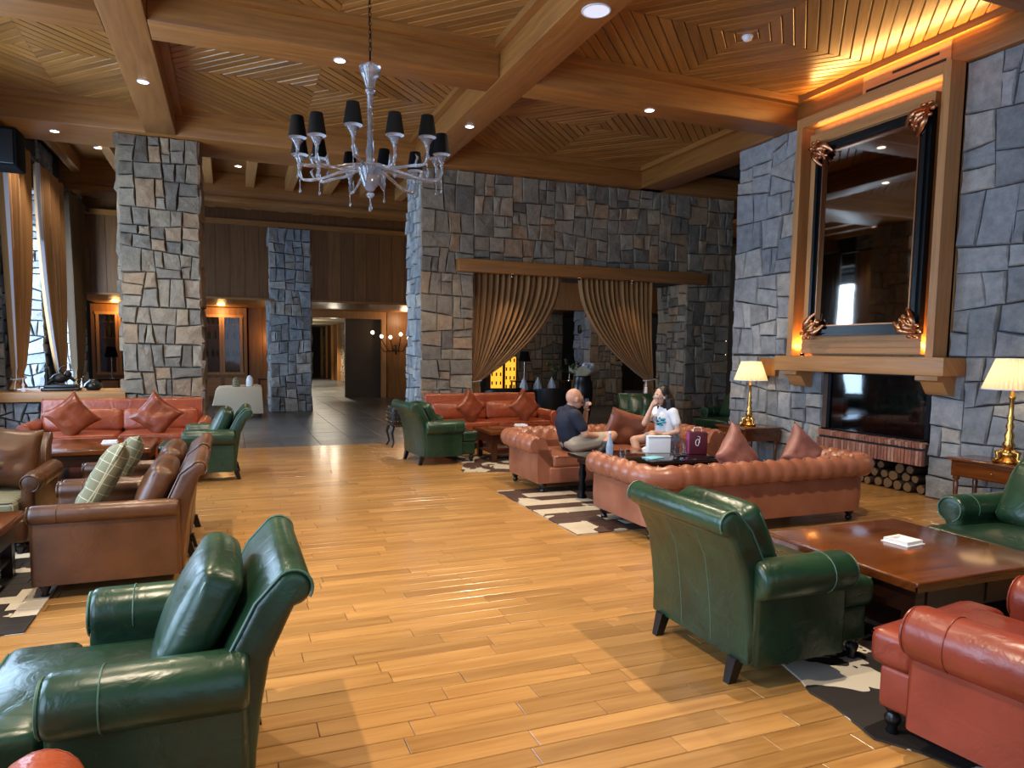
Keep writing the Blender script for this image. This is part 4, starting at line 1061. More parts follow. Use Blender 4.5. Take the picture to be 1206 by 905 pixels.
def center_table():
    t = thing('lounge_table', 'black low table between the tufted sofas, cluttered with glasses and a bag', 'table', (4.2, 6.22, 0))
    blk = plain('black_gloss', '#0c0b0d', .10, 0, Coat_Weight=.5)
    mk('tabletop', xf(rbox(1.5, .84, .035, .014, 3, 1), (0, 0, .4825)), blk, t, smooth=50)
    mk('apron', bb(-.66, .66, -.35, .35, .40, .465), M['darkwood'], t, uv='x')
    for sx in (-1, 1):
        for sy in (-1, 1):
            mk('leg', lathe([(.05, 0), (.055, .03), (.03, .07), (.045, .12), (.028, .2), (.045, .28), (.03, .34), (.04, .40)], 12), M['iron'], t, smooth=60, loc=(sx*.62, sy*.30, 0))
    mk('stretcher', join([tube([(-.62, s*.30, .1), (0, 0, .1), (.62, -s*.30, .1)], .016, 6) for s in (-1, 1)]), M['iron'], t, smooth=60)
center_table()
Z5 = .5
def tabletop_things():
    b = thing('water_bottle', 'clear glass water bottle on the black table near the man', 'bottle', (3.75, 6.25, Z5))
    mk('bottle_body', lathe([(.034, 0), (.038, .01), (.038, .12), (.03, .16), (.014, .2), (.013, .25)], 16), plain('blue_bottle_glass', '#b9d3ee', .08, 0, Transmission_Weight=.6), b, smooth=60); mk('cap', lathe([(.015, .25), (.015, .27)], 12), M['plastic'], b)
    for x, y, h, lab in ((3.83, 6.12, .10, 'short tumbler beside the water bottle'), (4.60, 6.32, .15, 'tall glass beside the white box, nearer the woman'), (4.68, 6.22, .15, 'tall glass just left of the maroon bag')):
        g = thing('drinking_glass', lab, 'glass', (x, y, Z5)); mk('glass_wall', lathe([(.03, 0), (.036, h), (.033, h), (.028, .01), (.0005, .01)], 16), M['glass'], g, smooth=50)
    g = thing('paper_box', 'plain white upright box or folder standing on the black table', 'box', (4.42, 6.34, Z5), -.25)
    mk('box_body', xf(rbox(.26, .07, .19, .006, 2, 0), (0, 0, .095)), M['cloth'], g, smooth=50); mk('flap', xf(rbox(.26, .03, .006, .002, 1, 0), (0, -.045, .188)), M['cloth'], g)
    g = thing('shopping_bag', 'maroon shopping bag with a thin white looped ribbon mark on the table', 'bag', (4.80, 6.16, Z5), -.35)
    mar = plain('maroon_paper', '#4a1020', .45); pnk = plain('magenta_side', '#9c3f78', .4)
    mk('bag_body', xf(rbox(.2, .10, .245, .006, 2, 0), (0, 0, .1225)), mar, g, smooth=40)
    mk('bag_gusset', bb(-.106, -.099, -.045, .045, .005, .24), pnk, g)
    pts = [(-.01+.022*math.cos(a)*(1 if a < 4.6 else .6), -.054, .13+.035*math.sin(a)) for a in [k*.35 for k in range(19)]]+[(.015, -.054, .19), (-.012, -.054, .20)]
    mk('ribbon_mark', tube(pts, .003, 5), M['cloth'], g, smooth=60)
    mk('handle', tube([(-.05, 0, .24), (-.04, 0, .29), (.04, 0, .29), (.05, 0, .24)], .004, 5), M['cloth'], g)
    o = tag(mk('magazine', xf(rbox(.2, .14, .012, .003, 1, 0), (0, 0, .006)), plain('turquoise_cover', '#7fc6d8', .3), smooth=40), 'turquoise and white booklet lying on the black table', 'magazine'); o.location = (4.14, 6.02, Z5); o.rotation_euler = (0, 0, .3)
    o = tag(mk('phone', xf(rbox(.15, .07, .009, .004, 2, 0), (0, 0, .0045)), M['black'], smooth=40), 'black phone lying on the black table near the maroon bag', 'phone'); o.location = (4.52, 6.06, Z5); o.rotation_euler = (0, 0, .1)
tabletop_things()
def side_table(label, x0, x1, y0, y1, h, lampname):
    cx, cy = (x0+x1)/2, (y0+y1)/2; hx, hy = (x1-x0)/2, (y1-y0)/2
    t = thing('side_table', label, 'table', (cx, cy, 0))
    mk('tabletop', xf(rbox(2*hx+.05, 2*hy+.05, .028, .01, 3, 1), (0, 0, h-.014)), M['mahog'], t, smooth=50, uv='y')
    mk('apron', bb(-hx+.01, hx, -hy+.01, hy-.01, h-.19, h-.028), M['mahog'], t, uv='y')
    d = mk('drawer', bb(-hx, -hx+.02, -hy+.06, hy-.06, h-.175, h-.045), M['mahog'], t, uv='y')
    for y in (-.12, .12): mk('knob', sphere(.013, 8, 6, (-hx-.01, y, h-.11)), M['gold'], d, smooth=60)
    for sx in (-1, 1):
        for sy in (-1, 1):
            mk('leg', lathe([(.014, 0), (.022, .02), (.016, .05), (.02, .15), (.026, h-.26), (.018, h-.24), (.034, h-.22), (.034, h-.19)], 10), M['mahog'], t, smooth=60, loc=(sx*(hx-.045), sy*(hy-.045), 0))
side_table('dark mahogany side table with turned legs under the far brass lamp', 6.70, 7.33, 7.56, 8.14, .57, 0)
side_table('mahogany side table against the stone wall under the near brass lamp', 6.95, 7.33, 3.75, 4.84, .57, 0)
def table_lamp(label, x, y, z, k, pw):
    t = thing('table_lamp', label, 'lamp', (x, y, z))
    pr = [(.0, .0), (.085, .0), (.09, .015), (.07, .03), (.05, .05), (.058, .07), (.03, .10), (.045, .13), (.028, .16), (.034, .20), (.02, .23), (.03, .26), (.018, .29), (.026, .32), (.017, .35), (.017, .44), (.024, .455), (.024, .47), (.012, .48), (.010, .56)]
    mk('lamp_base', lathe([(a*k, b*k*1.13) for a, b in pr], 16), M['gold'], t, smooth=60)
    gs = []
    for i in range(3):
        a = i*2*PI/3+.5; gs.append(tube([(.03*k*math.cos(a), .03*k*math.sin(a), .10*k), (.08*k*math.cos(a), .08*k*math.sin(a), .085*k), (.07*k*math.cos(a), .07*k*math.sin(a), .04*k), (.105*k*math.cos(a), .105*k*math.sin(a), .012*k)], [.018*k, .02*k, .014*k, .02*k], 7))
    for i in range(3):
        a = i*2*PI/3+.5; f = mk('scroll_foot', gs[i], M['gold'], t, smooth=60)
    zs = .58*k; sh = mk('lamp_shade', lathe([(.20*k, zs), (.118*k, zs+.245*k)], 84, .03, 1), M['shade'], t)
    for g_ in (xf(lathe([(.201*k, 0), (.206*k, 0), (.206*k, .008), (.201*k, .008), (.201*k, 0)], 48, 0, 1), (0, 0, zs)), xf(lathe([(.118*k, 0), (.122*k, 0), (.122*k, .006), (.118*k, .006), (.118*k, 0)], 40, 0, 1), (0, 0, zs+.24*k))): mk('shade_rim', g_, M['cloth'], sh)
    light_point((x, y, z+.68*k), pw, (1, .78, .48), .05)
table_lamp('far brass baluster lamp with cream pleated shade on the dark side table', 7.02, 7.86, .57, 1.13, 5)
table_lamp('near brass baluster lamp with cream pleated shade beside the fireplace', 7.07, 4.36, .57, 1.24, 5)

# rugs
def rug(label, pts, mat, seed, patches=0):
    rnd = random.Random(seed); P = []
    for i in range(len(pts)):
        a, b = np.array(pts[i], float), np.array(pts[(i+1) % len(pts)], float)
        for k in range(5):
            q = a+(b-a)*k/5; P.append(q+(np.array([rnd.uniform(-.03, .03), rnd.uniform(-.03, .03)]) if not patches else 0))
    c = sum(P)/len(P); n = len(P)
    v = [(p[0], p[1], .001) for p in P]+[(c[0]+(p[0]-c[0])*.992, c[1]+(p[1]-c[1])*.992, .006) for p in P]
    r = (V3(v)-np.array((c[0], c[1], 0)), [tuple(range(n, 2*n))]+[(i, (i+1) % n, n+(i+1) % n, n+i) for i in range(n)])
    t = thing('hide_rug', label, 'rug', (c[0], c[1], 0)); mk('hide_base', r, M[mat], t, fixn=True, tint=0.0)
    if patches:
        a = np.array(pts); x0, y0 = a.min(0); x1, y1 = a.max(0); S = patches; gs, ts = [], []
        y = y0
        while y < y1-.02:
            x = x0+(0 if int((y-y0)/S) % 2 else -S/2)
            while x < x1:
                xa, xb = max(x, x0)+.002, min(x+S*1.6, x1)-.002
                if xb-xa > .03:
                    g = rbox_flat(xa-c[0], xb-c[0], y-c[1]+.002, min(y+S, y1)-c[1]-.002, .012, .002, .004); mk('hide_patch', g, M[mat], t, tint=rnd.choice((-.28, .3, -.05, .22, -.2, -.3)))
                x += S*1.6
            y += S
    return t
rug('patchwork cow hide rug of brown and cream pieces under the black table', [(2.82, 5.2), (5.6, 5.2), (5.6, 7.15), (2.82, 7.15)], 'hide_b', 4, .19)
rug('irregular brown and white cow hide under the far coffee table', [(2.85, 8.45), (3.4, 8.3), (4.2, 8.5), (5.2, 8.4), (5.3, 9.7), (4.2, 9.9), (3.0, 9.8), (3.1, 9.2)], 'hide_b', 5)
rug('black and white cow hide under the large near coffee table', [(2.62, 2.62), (2.5, 1.95), (2.75, 1.5), (3.6, 1.45), (4.9, 1.7), (5.0, 3.3), (4.2, 3.5), (3.2, 3.4), (3.05, 2.8)], 'hide', 6)
rug('black and white patchwork hide rug at the photo edge by the brown armchair', [(-2.9, 4.35), (-1.10, 4.35), (-1.16, 5.2), (-1.10, 6.4), (-2.9, 6.4)], 'hide', 12, .13)

# ------------------------------------------------------------------ lights in the ceiling
def downlight(x, y, z, label, pw, r=.055, spot=True, ang=112):
    t = thing('downlight', label, 'ceiling lamp', (x, y, z))
    mk('trim_ring', lathe([(r*1.25, 0), (r*1.25, -.006), (r, -.008), (r, 0)], 20, 0, 1), M['plastic'], t, smooth=40)
    mk('lens', lathe([(.0001, -.004), (r, -.004)], 20, 0, 1), M['lampglow'], t)
    if spot: light_spot((x, y, z-.03), pw, (1.0, .82, .60), ang, .5, .045)
for x, y, pw, lab in ((-.9, 9.24, 300, 'round downlight in the left ceiling beam near the wide stone column'), (1.17, 7.75, 170, 'round downlight in the cross beam above the chandelier'), (3.18, 9.26, 300, 'round downlight in the central ceiling beam nearer the stone wall'),
    (5.11, 7.76, 300, 'round downlight in the cross beam toward the fireplace wall'), (-.9, 5.8, 520, 'round downlight in the left ceiling beam over the brown armchairs'), (-.9, 2.2, 760, 'round downlight in the left ceiling beam over the near green armchair'),
    (3.18, 2.4, 760, 'round downlight in the central ceiling beam over the near coffee table'), (1.17, 4.12, 170, 'round downlight in the cross beam in front of the chandelier')):
    downlight(x, y, ZB, lab, pw)
downlight(-2.33, 11.8, ZB, 'small downlight under the wide beam left of the wide stone column', 120)
downlight(.21, 14.2, 5.07, 'small downlight among the joists right of the wide stone column', 160)
downlight(-2.1, 13.9, 5.07, 'small downlight among the joists left of the wide stone column', 100)
t_ = thing('ceiling_speaker', 'large round white disc set in the central ceiling beam', 'speaker', (3.19, 5.76, ZB))
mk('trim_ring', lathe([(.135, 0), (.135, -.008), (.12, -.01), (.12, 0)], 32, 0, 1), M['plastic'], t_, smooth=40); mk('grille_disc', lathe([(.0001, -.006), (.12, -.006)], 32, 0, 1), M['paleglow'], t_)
light_spot((3.18, 5.95, ZB-.03), 500, (1.0, .82, .60), 112, .5, .05)  # the faintly glowing disc is treated as a large downlight
t_ = thing('smoke_detector', 'small round white smoke detector at the centre of a wooden ceiling coffer', 'detector', (5.385, 6.31, ZC+.006))
mk('base_plate', lathe([(.06, 0), (.06, -.015)], 20), M['plastic'], t_, smooth=40); mk('dome', lathe([(.05, -.015), (.045, -.04), (.02, -.055), (.0001, -.056)], 20), M['plastic'], t_, smooth=60)
def box_speaker():
    t = thing('wall_speaker', 'large black loudspeaker hanging high at the photo edge near the gold curtains', 'speaker', (-2.78, 10.6, 4.10))
    mk('cabinet', rbox(.62, .4, .5, .03, 3, 1), M['blackcloth'], t, smooth=50); mk('bracket', bb(-.42, -.3, -.05, .05, -.05, .05), M['iron'], t)
    mk('front_grille', xf(rbox(.54, .02, .42, .008, 1, 0), (0, -.205, 0)), M['black'], t)
box_speaker()

# ------------------------------------------------------------------ chandelier
def chandelier():
    t = thing('chandelier', 'clear glass chandelier with twelve small black shades hanging from a chain', 'chandelier', (1.13, 5.85, 2.79))
    cr = M['crystal']
    mk('centre_stem', lathe([(.0001, .14), (.03, .145), (.06, .19), (.095, .28), (.105, .325), (.09, .335), (.04, .36), (.03, .42), (.038, .47), (.026, .52), (.022, .70), (.026, .93), (.045, .96), (.028, .98), (.04, 1.0), (.055, 1.05), (.085, 1.12), (.09, 1.15), (.03, 1.17), (.0001, 1.2)], 20), cr, t, smooth=60)
    mk('bottom_drop', lathe([(.0001, -.03), (.012, -.018), (.015, .0), (.006, .03), (.006, .08), (.03, .10), (.035, .12), (.0001, .14)], 12), cr, t, smooth=60)
    mk('hook', tube([(0, 0, 1.2), (0, 0, 1.27)], .008, 6), M['iron'], t)
    ch = []; z = 1.24; k = 0
    while z < 2.28:
        pts = []
        for q in range(11):
            a = 2*PI*q/10; u, w = .011*math.cos(a), .022*math.sin(a); pts.append((u if k % 2 else 0, 0 if k % 2 else u, z+w+.02))
        ch.append(tube(pts, .0028, 5, False)); z += .034; k += 1
    stuff(mk('chain', join(ch), M['iron'], t, smooth=60)); mk('power_cord', tube([(.012*math.sin(i*1.3), .012*math.cos(i*1.3), 1.2+i*.107) for i in range(11)], .003, 5), M['iron'], t)
    for i in range(12):
        a = i*2*PI/12+.12; ca, sa = math.cos(a), math.sin(a); R = .60; dz = .0 if i % 2 else .05
        pts = smooth_path([(.03, .30, 0), (.12, .335, 0), (.25, .30, 0), (.42, .245+dz, 0), (R-.04, .235+dz, 0), (R-.003, .27+dz, 0), (R+.004, .31+dz, 0), (R, .35+dz, 0)], 3)
        P = [(r*ca, r*sa, z) for r, z, _ in pts]
        arm = mk('arm', tube(P, [.012+.002*math.sin(k*1.3) for k in range(len(P))], 8), cr, t, smooth=60)
        z0 = .34+dz
        mk('cup', lathe([(.012, 0), (.014, .02), (.03, .06), (.05, .085), (.046, .085), (.024, .06), (.0001, .03)], 12), cr, arm, smooth=60, loc=(R*ca, R*sa, z0))
        mk('drop', lathe([(.0001, 0), (.009, .012), (.010, .025), (.003, .045), (.003, .10), (.008, .11), (.0001, .12)], 8), cr, arm, smooth=60, loc=(R*ca, R*sa, .12+dz))
        mk('leaf', tube([(R*.8*ca, R*.8*sa, .25+dz), (R*.84*ca, R*.84*sa, .30+dz), (R*.8*ca, R*.8*sa, .33+dz)], [.008, .010, .002], 6), cr, arm, smooth=60)
        s = mk('lamp_shade', lathe([(.074, 0), (.048, .165), (.0001, .166)], 20, 0, 1), M['blackcloth'], t, smooth=40, loc=(R*ca, R*sa, z0+.10))
        mk('shade_lining', lathe([(.0725, .001), (.047, .16)], 20, 0, 1), plain('pale_lining', '#d8dbe4', .6) if i == 0 else bpy.data.materials['pale_lining'], s, smooth=40)
chandelier()

# ------------------------------------------------------------------ curtains
def drape(name, label, O, U, N, top, tie, ztop, ztie, zbot, folds, mat, amp=.06, seed=0, pw=1.7, group=None, hook=None, lining=False):
    """top=(a,b) span along U at ztop gathered into tie=(a,b) at ztie, then falling to zbot"""
    O, U, N = [np.array(a, float) for a in (O, U, N)]; rnd = random.Random(seed); ph = [rnd.uniform(-.6, .6) for _ in range(40)]
    nu = folds*8; nv = 46
    def f(u, v):
        z = ztop+(zbot-ztop)*v; vt = (ztop-ztie)/(ztop-zbot)
        if v < vt: s = (v/vt)**pw
        else: s = 1
        w = v/vt
        a = top[0]+(top[1]-top[0])*u; b = tie[0]+(tie[1]-tie[0])*u
        below = max(0, (v-vt)/(1-vt+1e-6)) if v > vt else 0
        x = a+(b-a)*s
        if below: x = (tie[0]+tie[1])/2+(b-(tie[0]+tie[1])/2)*(1+below*.8)
        dens = abs((top[1]-top[0])*(1-s)+(tie[1]-tie[0])*s)/abs(top[1]-top[0])
        A = amp*(.35+.65*dens)*(1+.4*math.sin(3*u+ph[1]))
        n = A*math.sin(2*PI*folds*u+ph[2]+.5*math.sin(5*u+2*v))+.25*A*math.sin(2*PI*folds*2.3*u+ph[3]+v)
        sag = 0
        if v < vt: sag = -.0*math.sin(PI*w)
        if abs(v-vt) < .03: n *= .6
        p = O+U*x+N*n; return (p[0], p[1], z+sag)
    g = thicken(grid(f, nu, nv), .004)
    t = thing(name, label, 'curtain', tuple(O+U*(tie[0]+tie[1])/2)); c = O+U*(tie[0]+tie[1])/2
    mk('curtain_cloth', (g[0]-c, g[1]), M[mat], t, smooth=80)
    if lining:
        g2 = grid(lambda u, v: f(u*.10+(-.0), v), 8, nv); g2 = (g2[0]-c+N*.006, g2[1]); mk('lining_edge', thicken((g2[0], g2[1]), .003), M['lining'], t, smooth=80, fixn=True)
    # tieback rope
    hw = abs(tie[1]-tie[0])/2+.03; pts = []
    for k in range(17):
        a = 2*PI*k/16; q = U*(hw*math.cos(a))+N*((amp*.9+.03)*math.sin(a)); pts.append((q[0], q[1], ztie+.015*math.cos(a)))
    mk('tieback_cord', tube(pts, .012, 6), M['lining'] if mat != 'curtain_d' else M['gold'], t, smooth=60)
    q = U*(hw*(-1 if hook is None else hook))-N*0.0+N*(amp+.05)
    mk('tassel', xf(lathe([(.0001, -.30), (.035, -.30), (.028, -.14), (.012, -.13), (.022, -.10), (.012, -.07), (.006, -.05), (.006, 0)], 10), (q[0], q[1], ztie)), M['cloth'], t, smooth=60)
    return t
drape('swag_curtain', 'gold curtain swept to the near side of the stone opening, behind the orange-red sofa', (0, 11.75, 0), (1, 0, 0), (0, -1, 0), (4.1, 5.9), (4.1, 4.28), 3.0, 1.05, .03, 15, 'curtain', .05, 1, 2.0)
drape('swag_curtain', 'gold curtain swept to the far side of the stone opening, behind the seated woman', (0, 11.75, 0), (1, 0, 0), (0, -1, 0), (6.28, 7.95), (7.82, 8.02), 3.0, 1.06, .03, 15, 'curtain', .05, 2, 2.0)
drape('window_curtain', 'tall gold curtain at the photo edge in front of the lit stone', (-2.95, 0, 0), (0, 1, 0), (1, 0, 0), (11.6, 12.95), (11.75, 12.15), 4.62, 1.12, .97, 10, 'curtain', .06, 3, 2.6, lining=True)
drape('window_curtain', 'tall gold curtain with a pale lining edge, middle one of the window row', (-2.95, 0, 0), (0, 1, 0), (1, 0, 0), (13.45, 15.2), (14.5, 14.9), 4.62, .95, .1, 10, 'curtain', .06, 4, 2.6, lining=True)
drape('window_curtain', 'tall dark bronze curtain at the far end of the window row', (-2.95, 0, 0), (0, 1, 0), (1, 0, 0), (15.7, 17.1), (15.9, 16.5), 4.62, .95, .1, 12, 'curtain_d', .07, 5, 2.6)
r_ = tag(mk('curtain_rail', tube([(-2.95, 11.5, 4.66), (-2.95, 18.0, 4.66)], .03, 8), M['black'], smooth=60), 'black curtain rail high along the window row', 'rail')
for i, yy in enumerate((11.62, 11.80)): pass

# statue and small things on the ledge
def statue():
    t = thing('bronze_figure', 'dark bronze figure group on an oval black plinth on the wooden ledge', 'sculpture', (-2.38, 11.85, .93))
    mk('plinth', join([xf(rbox(.5, .26, .05, .02, 3, 1), (0, 0, .025)), xf(rbox(.44, .2, .05, .02, 3, 1), (0, 0, .07))]), M['black'], t, smooth=60)
    br = plain('dark_bronze', '#2c2622', .4, .7)
    g = [sphere(.085, 12, 8, (-.02, 0, .19), (1.3, .8, .9)), sphere(.05, 10, 8, (.09, 0, .25)), tube([(.04, 0, .18), (.12, .02, .2), (.17, .03, .14)], [.035, .03, .02], 8), tube([(-.1, 0, .18), (-.16, 0, .13), (-.2, 0, .1)], [.04, .035, .02], 8), tube([(.02, 0, .22), (-.02, 0, .3), (-.0, 0, .35)], [.03, .02, .012], 8), tube([(0, 0, .35), (.04, 0, .37), (.07, 0, .36)], [.012, .02, .01], 8)]
    mk('reclining_figure', join(g), br, t, smooth=70)
    mk('upright_figure', join([lathe([(.04, .09), (.028, .16), (.035, .22), (.02, .27), (.03, .3), (.028, .33), (.0001, .35)], 10)]), br, t, smooth=70, loc=(-.19, 0, 0))
statue()
def pot():
    t = thing('dark_bowl', 'low black rounded bowl on the wooden ledge beside the bronze figure', 'bowl', (-1.98, 11.95, .93))
    mk('bowl_body', lathe([(.0001, 0), (.08, 0), (.13, .05), (.12, .1), (.07, .14), (.05, .17), (.04, .17)], 16), M['black'], t, smooth=60)
pot()
def black_lamp(x, y, z, h, label, pw):
    t = thing('black_shade_lamp', label, 'lamp', (x, y, z))
    mk('lamp_base', lathe([(.07, 0), (.07, .02), (.012, .04), (.01, h-.2), (.012, h)], 12), plain('lamp_steel', '#c9c2b8', .25, 1), t, smooth=60)
    mk('lamp_shade', lathe([(.17, h-.02), (.11, h+.26)], 24, 0, 1), M['blackcloth'], t, smooth=50); mk('bulb_globe', sphere(.035, 8, 6, (0, 0, h+.15)), emit('bulb_white', '#ffe7c0', 25), t)
    light_point((x, y, z+h+.15), pw, (1, .62, .26), .04)
def console(x0, x1, y, z, label):
    t = thing('console_table', label, 'table', ((x0+x1)/2, y, 0)); h = (x1-x0)/2
    mk('tabletop', bb(-h, h, -.2, .2, z-.04, z), M['darkwood'], t, uv='x'); 
    for sx in (-1, 1):
        for sy in (-1, 1): mk('leg', bb(sx*(h-.04)-.02, sx*(h-.04)+.02, sy*.16-.02, sy*.16+.02, 0, z-.04), M['darkwood'], t, uv='z')
console(.75, 1.6, 21.2, .72, 'small dark console table holding a lamp beside the blue-grey column')
black_lamp(1.15, 21.2, .72, .62, 'black-shaded lamp glowing on brown wall beside the blue-grey column', 14)
console(-3.4, -2.5, 21.2, .72, 'small dark console table holding a lamp in front of the far bookcase')
black_lamp(-3.05, 21.2, .72, .62, 'black-shaded lamp in front of the far bookcase behind the ledge', 10)
def pale_sofa():
    t = thing('pale_sofa', 'cream fabric sofa seen from its side, left of the blue-grey column', 'sofa', (.15, 17.0, 0))
    pr = [(-.55, .30), (-.30, .30), (-.25, .10), (.55, .10), (.52, .70), (.45, .74), (-.40, .70), (-.47, .64)]
    for y in (-.5, .38):
        g = extr([(p[0], p[1]) for p in pr], .12, .02, 2); v = g[0]; mk('arm', (np.stack([v[:, 1], v[:, 0]+y, v[:, 2]], 1), g[1]), M['cream'], t, smooth=40, fixn=True)
    mk('backrest', xf(rbox(.16, .8, .56, .04, 3, 1), (.45, -.0, .45)), M['cream'], t, smooth=60); mk('seat_cushion', xf(rbox(.85, .76, .2, .05, 3, 2), (-.08, 0, .38)), M['cream'], t, smooth=60)
    for sx in (-.2, .48):
        for sy in (-.42, .42): mk('leg', bb(sx-.02, sx+.02, sy-.02, sy+.02, 0, .12), M['black'], t)
pale_sofa()
cushion('scatter_cushion', 'cloth', (.4, .4), 'white cushion standing up at the back end of the cream sofa', (.42, 17.0, .76), (0, .2, PI/2), 21)
cushion('scatter_cushion', 'plaid', (.34, .34), 'small patterned cushion in front of the white one on the cream sofa', (.12, 17.0, .72), (0, .5, PI/2), 22)
def stool():
    t = thing('tufted_stool', 'small black buttoned stool with curved legs behind the green armchair', 'stool', (2.66, 11.15, 0))
    mk('seat_pad', xf(rbox(.4, .4, .34, .05, 3, 2), (0, 0, .50)), M['blackleather'], t, smooth=60)
    stuff(mk('studs', join([sphere(.01, 6, 4, (-.2+.05*i, -.2, .36+.07*j)) for i in range(9) for j in range(4)]+[sphere(.01, 6, 4, (-.2, -.2+.05*i, .36+.07*j)) for i in range(9) for j in range(4)]), M['gold'], t))
    for sx in (-1, 1):
        for sy in (-1, 1): mk('leg', tube([(sx*.17, sy*.17, .34), (sx*.2, sy*.2, .24), (sx*.165, sy*.165, .08), (sx*.2, sy*.2, 0)], [.028, .024, .014, .018], 8), M['black'], t, smooth=60)
stool()
def bench():
    t = thing('wooden_chest', 'low honey-coloured wooden chest under warm light behind the seated people', 'chest', (7.25, 11.0, 0))
    mk('chest_body', xf(rbox(.75, .45, .36, .01, 2, 0), (0, 0, .19)), M['oak_l'], t, smooth=40, uv='x'); mk('lid', xf(rbox(.8, .5, .04, .01, 2, 0), (0, 0, .40)), M['oak_l'], t, smooth=40, uv='x')
bench()
light_spot((7.2, 11.3, 2.9), 60, (1, .55, .2), 50)

# ------------------------------------------------------------------ dining room seen through the opening
def dining():
    w = struct(mk('wall_dining', join([bb(3.6, 15, 23.0, 23.2, 0, 3), bb(14.8, 15, 8, 23, 0, 5), bb(12.0, 15, 8.5, 8.7, 0, 5)]), plain('dim_plaster', '#4a3e30', .9)))
    struct(mk('ceiling', bb(12, 15, 8.5, 18.4, 4.9, 5.0), M['oak'], uv='y', tint=.3))
    t = thing('dining_table', 'dark dining table with folded white napkins behind the orange-red sofa', 'table', (6.25, 13.98, 0))
    mk('tabletop', xf(rbox(1.7, 1.1, .05, .015, 2, 1), (0, 0, .735)), M['blackcloth'], t, smooth=40)
    for sx in (-1, 1):
        for sy in (-1, 1): mk('leg', bb(sx*.75-.03, sx*.75+.03, sy*.45-.03, sy*.45+.03, 0, .71), M['black'], t)
    labs = ('white folded napkin cone at the near end of the dining table', 'middle white folded napkin cone on the dining table', 'white folded napkin cone on the dining table beside the dark urn')
    for x, y, lab in ((5.95, 13.55, labs[0]), (6.28, 13.55, labs[1]), (6.62, 13.55, labs[2])):
        n = thing('folded_napkin', lab, 'napkin', (x, y, .76)); mk('cone_fold', lathe([(.10, 0), (.085, .12), (.0001, .30)], 7), M['cloth'], n); mk('inner_fold', xf(lathe([(.07, 0), (.05, .1), (.0001, .24)], 5), (.06, .05, 0)), M['cloth'], n)
    for x, y, rz, lab in ((6.17, 12.82, PI/2, 'black leather tub chair with its back to the sofa, before the dining table'), (5.22, 13.0, PI/2+.5, 'black leather tub chair at the near end of the dining table')):
        c = thing('tub_chair', lab, 'chair', (x, y, 0), rz)
        def f(u, v):
            a = -2.0+4.0*u; r = .33+.02*v; z = .36+(.46+.05*math.cos(a))*v; return (-r*math.cos(a), r*math.sin(a), z)
        mk('backrest', thicken(grid(f, 20, 6), .05), M['blackleather'], c, smooth=60, fixn=True); mk('seat', xf(rbox(.56, .54, .14, .05, 3, 2), (.02, 0, .40)), M['blackleather'], c, smooth=60)
        for sx in (-1, 1):
            for sy in (-1, 1): mk('leg', bb(sx*.2-.018, sx*.2+.018, sy*.2-.018, sy*.2+.018, 0, .34), M['black'], c)
    u = thing('flower_urn', 'tall dark urn holding a wrapped bouquet of white blossoms', 'vase', (7.1, 13.05, 0))
    mk('urn_body', lathe([(.0001, 0), (.16, 0), (.14, .05), (.20, .3), (.24, .7), (.22, .95), (.18, 1.05), (.19, 1.1)], 20), M['black'], u, smooth=60)
    def wrap(uu, v):
        a = 2*PI*uu; r = .13+.20*v*(1+.25*math.sin(3*a+1)+.12*math.sin(7*a)); return (r*math.cos(a)+.06*v, r*math.sin(a), 1.06+.2*v+.05*math.sin(5*a)*v)
    mk('paper_wrap', thicken(grid(wrap, 36, 5), .004), plain('cream_paper', '#b5a98e', .8), u, smooth=80)
    rnd = random.Random(3)
    for i in range(12):
        a, r = rnd.uniform(0, 2*PI), rnd.uniform(.02, .2)
        mk('blossom', join([sphere(.045, 8, 5, (r*math.cos(a)+.045*math.cos(b), r*math.sin(a)+.045*math.sin(b), 1.25+rnd.uniform(0, .1)), (1, 1, .8)) for b in (0, 1.26, 2.5, 3.77, 5.0)]), M['cloth'] if i % 3 else plain('blossom_plum%d' % i, '#4a2a30', .7), u, smooth=70)
    lf = plain('olive_leaf', '#3e4a1e', .6)
    for i in range(5):
        x = -.25-.14*i; z = 1.30+.10*math.sin(i*1.7)
        b = mk('twig', tube([(-.08, 0, 1.1), (x*.5, 0, 1.18), (x, 0, z)], .006, 5), lf, u); mk('leaf_tuft', join([sphere(.03, 7, 5, (x+rnd.uniform(-.05, .05), rnd.uniform(-.05, .05), z+rnd.uniform(-.04, .04))) for _ in range(5)]), lf, b, smooth=70)
    # amber-lit cabinets behind and lamps
    am = emit('backlit_amber', '#ffb637', 1.3)
    for x0, x1, z0, z1, lab in ((6.88, 7.25, .25, 1.35, 'tall backlit amber panel with small dark slots, beneath the left swag curtain'), (7.32, 7.66, .4, 1.45, 'backlit amber panel behind the black-shaded lamp in the dining room')):
        c = thing('backlit_cabinet', lab, 'cabinet', ((x0+x1)/2, 18.0, 0)); h = (x1-x0)/2
        mk('frame', join([bb(-h-.03, h+.03, .0, .3, 0, z0), bb(-h-.03, h+.03, 0, .3, z1, z1+.04), bb(-h-.03, -h, 0, .3, z0, z1), bb(h, h+.03, 0, .3, z0, z1)]), M['darkwood'], c, uv='z')
        mk('lit_panel', bb(-h, h, .04, .06, z0, z1), am, c)
        for j in range(3):
            for k in range(4): mk('slot', bb(-h*.7+j*h*.7-.02, -h*.7+j*h*.7+.02, .03, .04, z0+.15+k*.25, z0+.25+k*.25), M['black'], c)
    console(7.3, 8.0, 17.4, .8, 'dark console carrying a lamp in the dining room beside the amber panel')
    black_lamp(7.65, 17.4, .8, .55, 'black-shaded lamp in front of the amber panel', 5)
    console(8.7, 9.3, 17.2, .8, 'dark console carrying a lamp between the far stone walls')
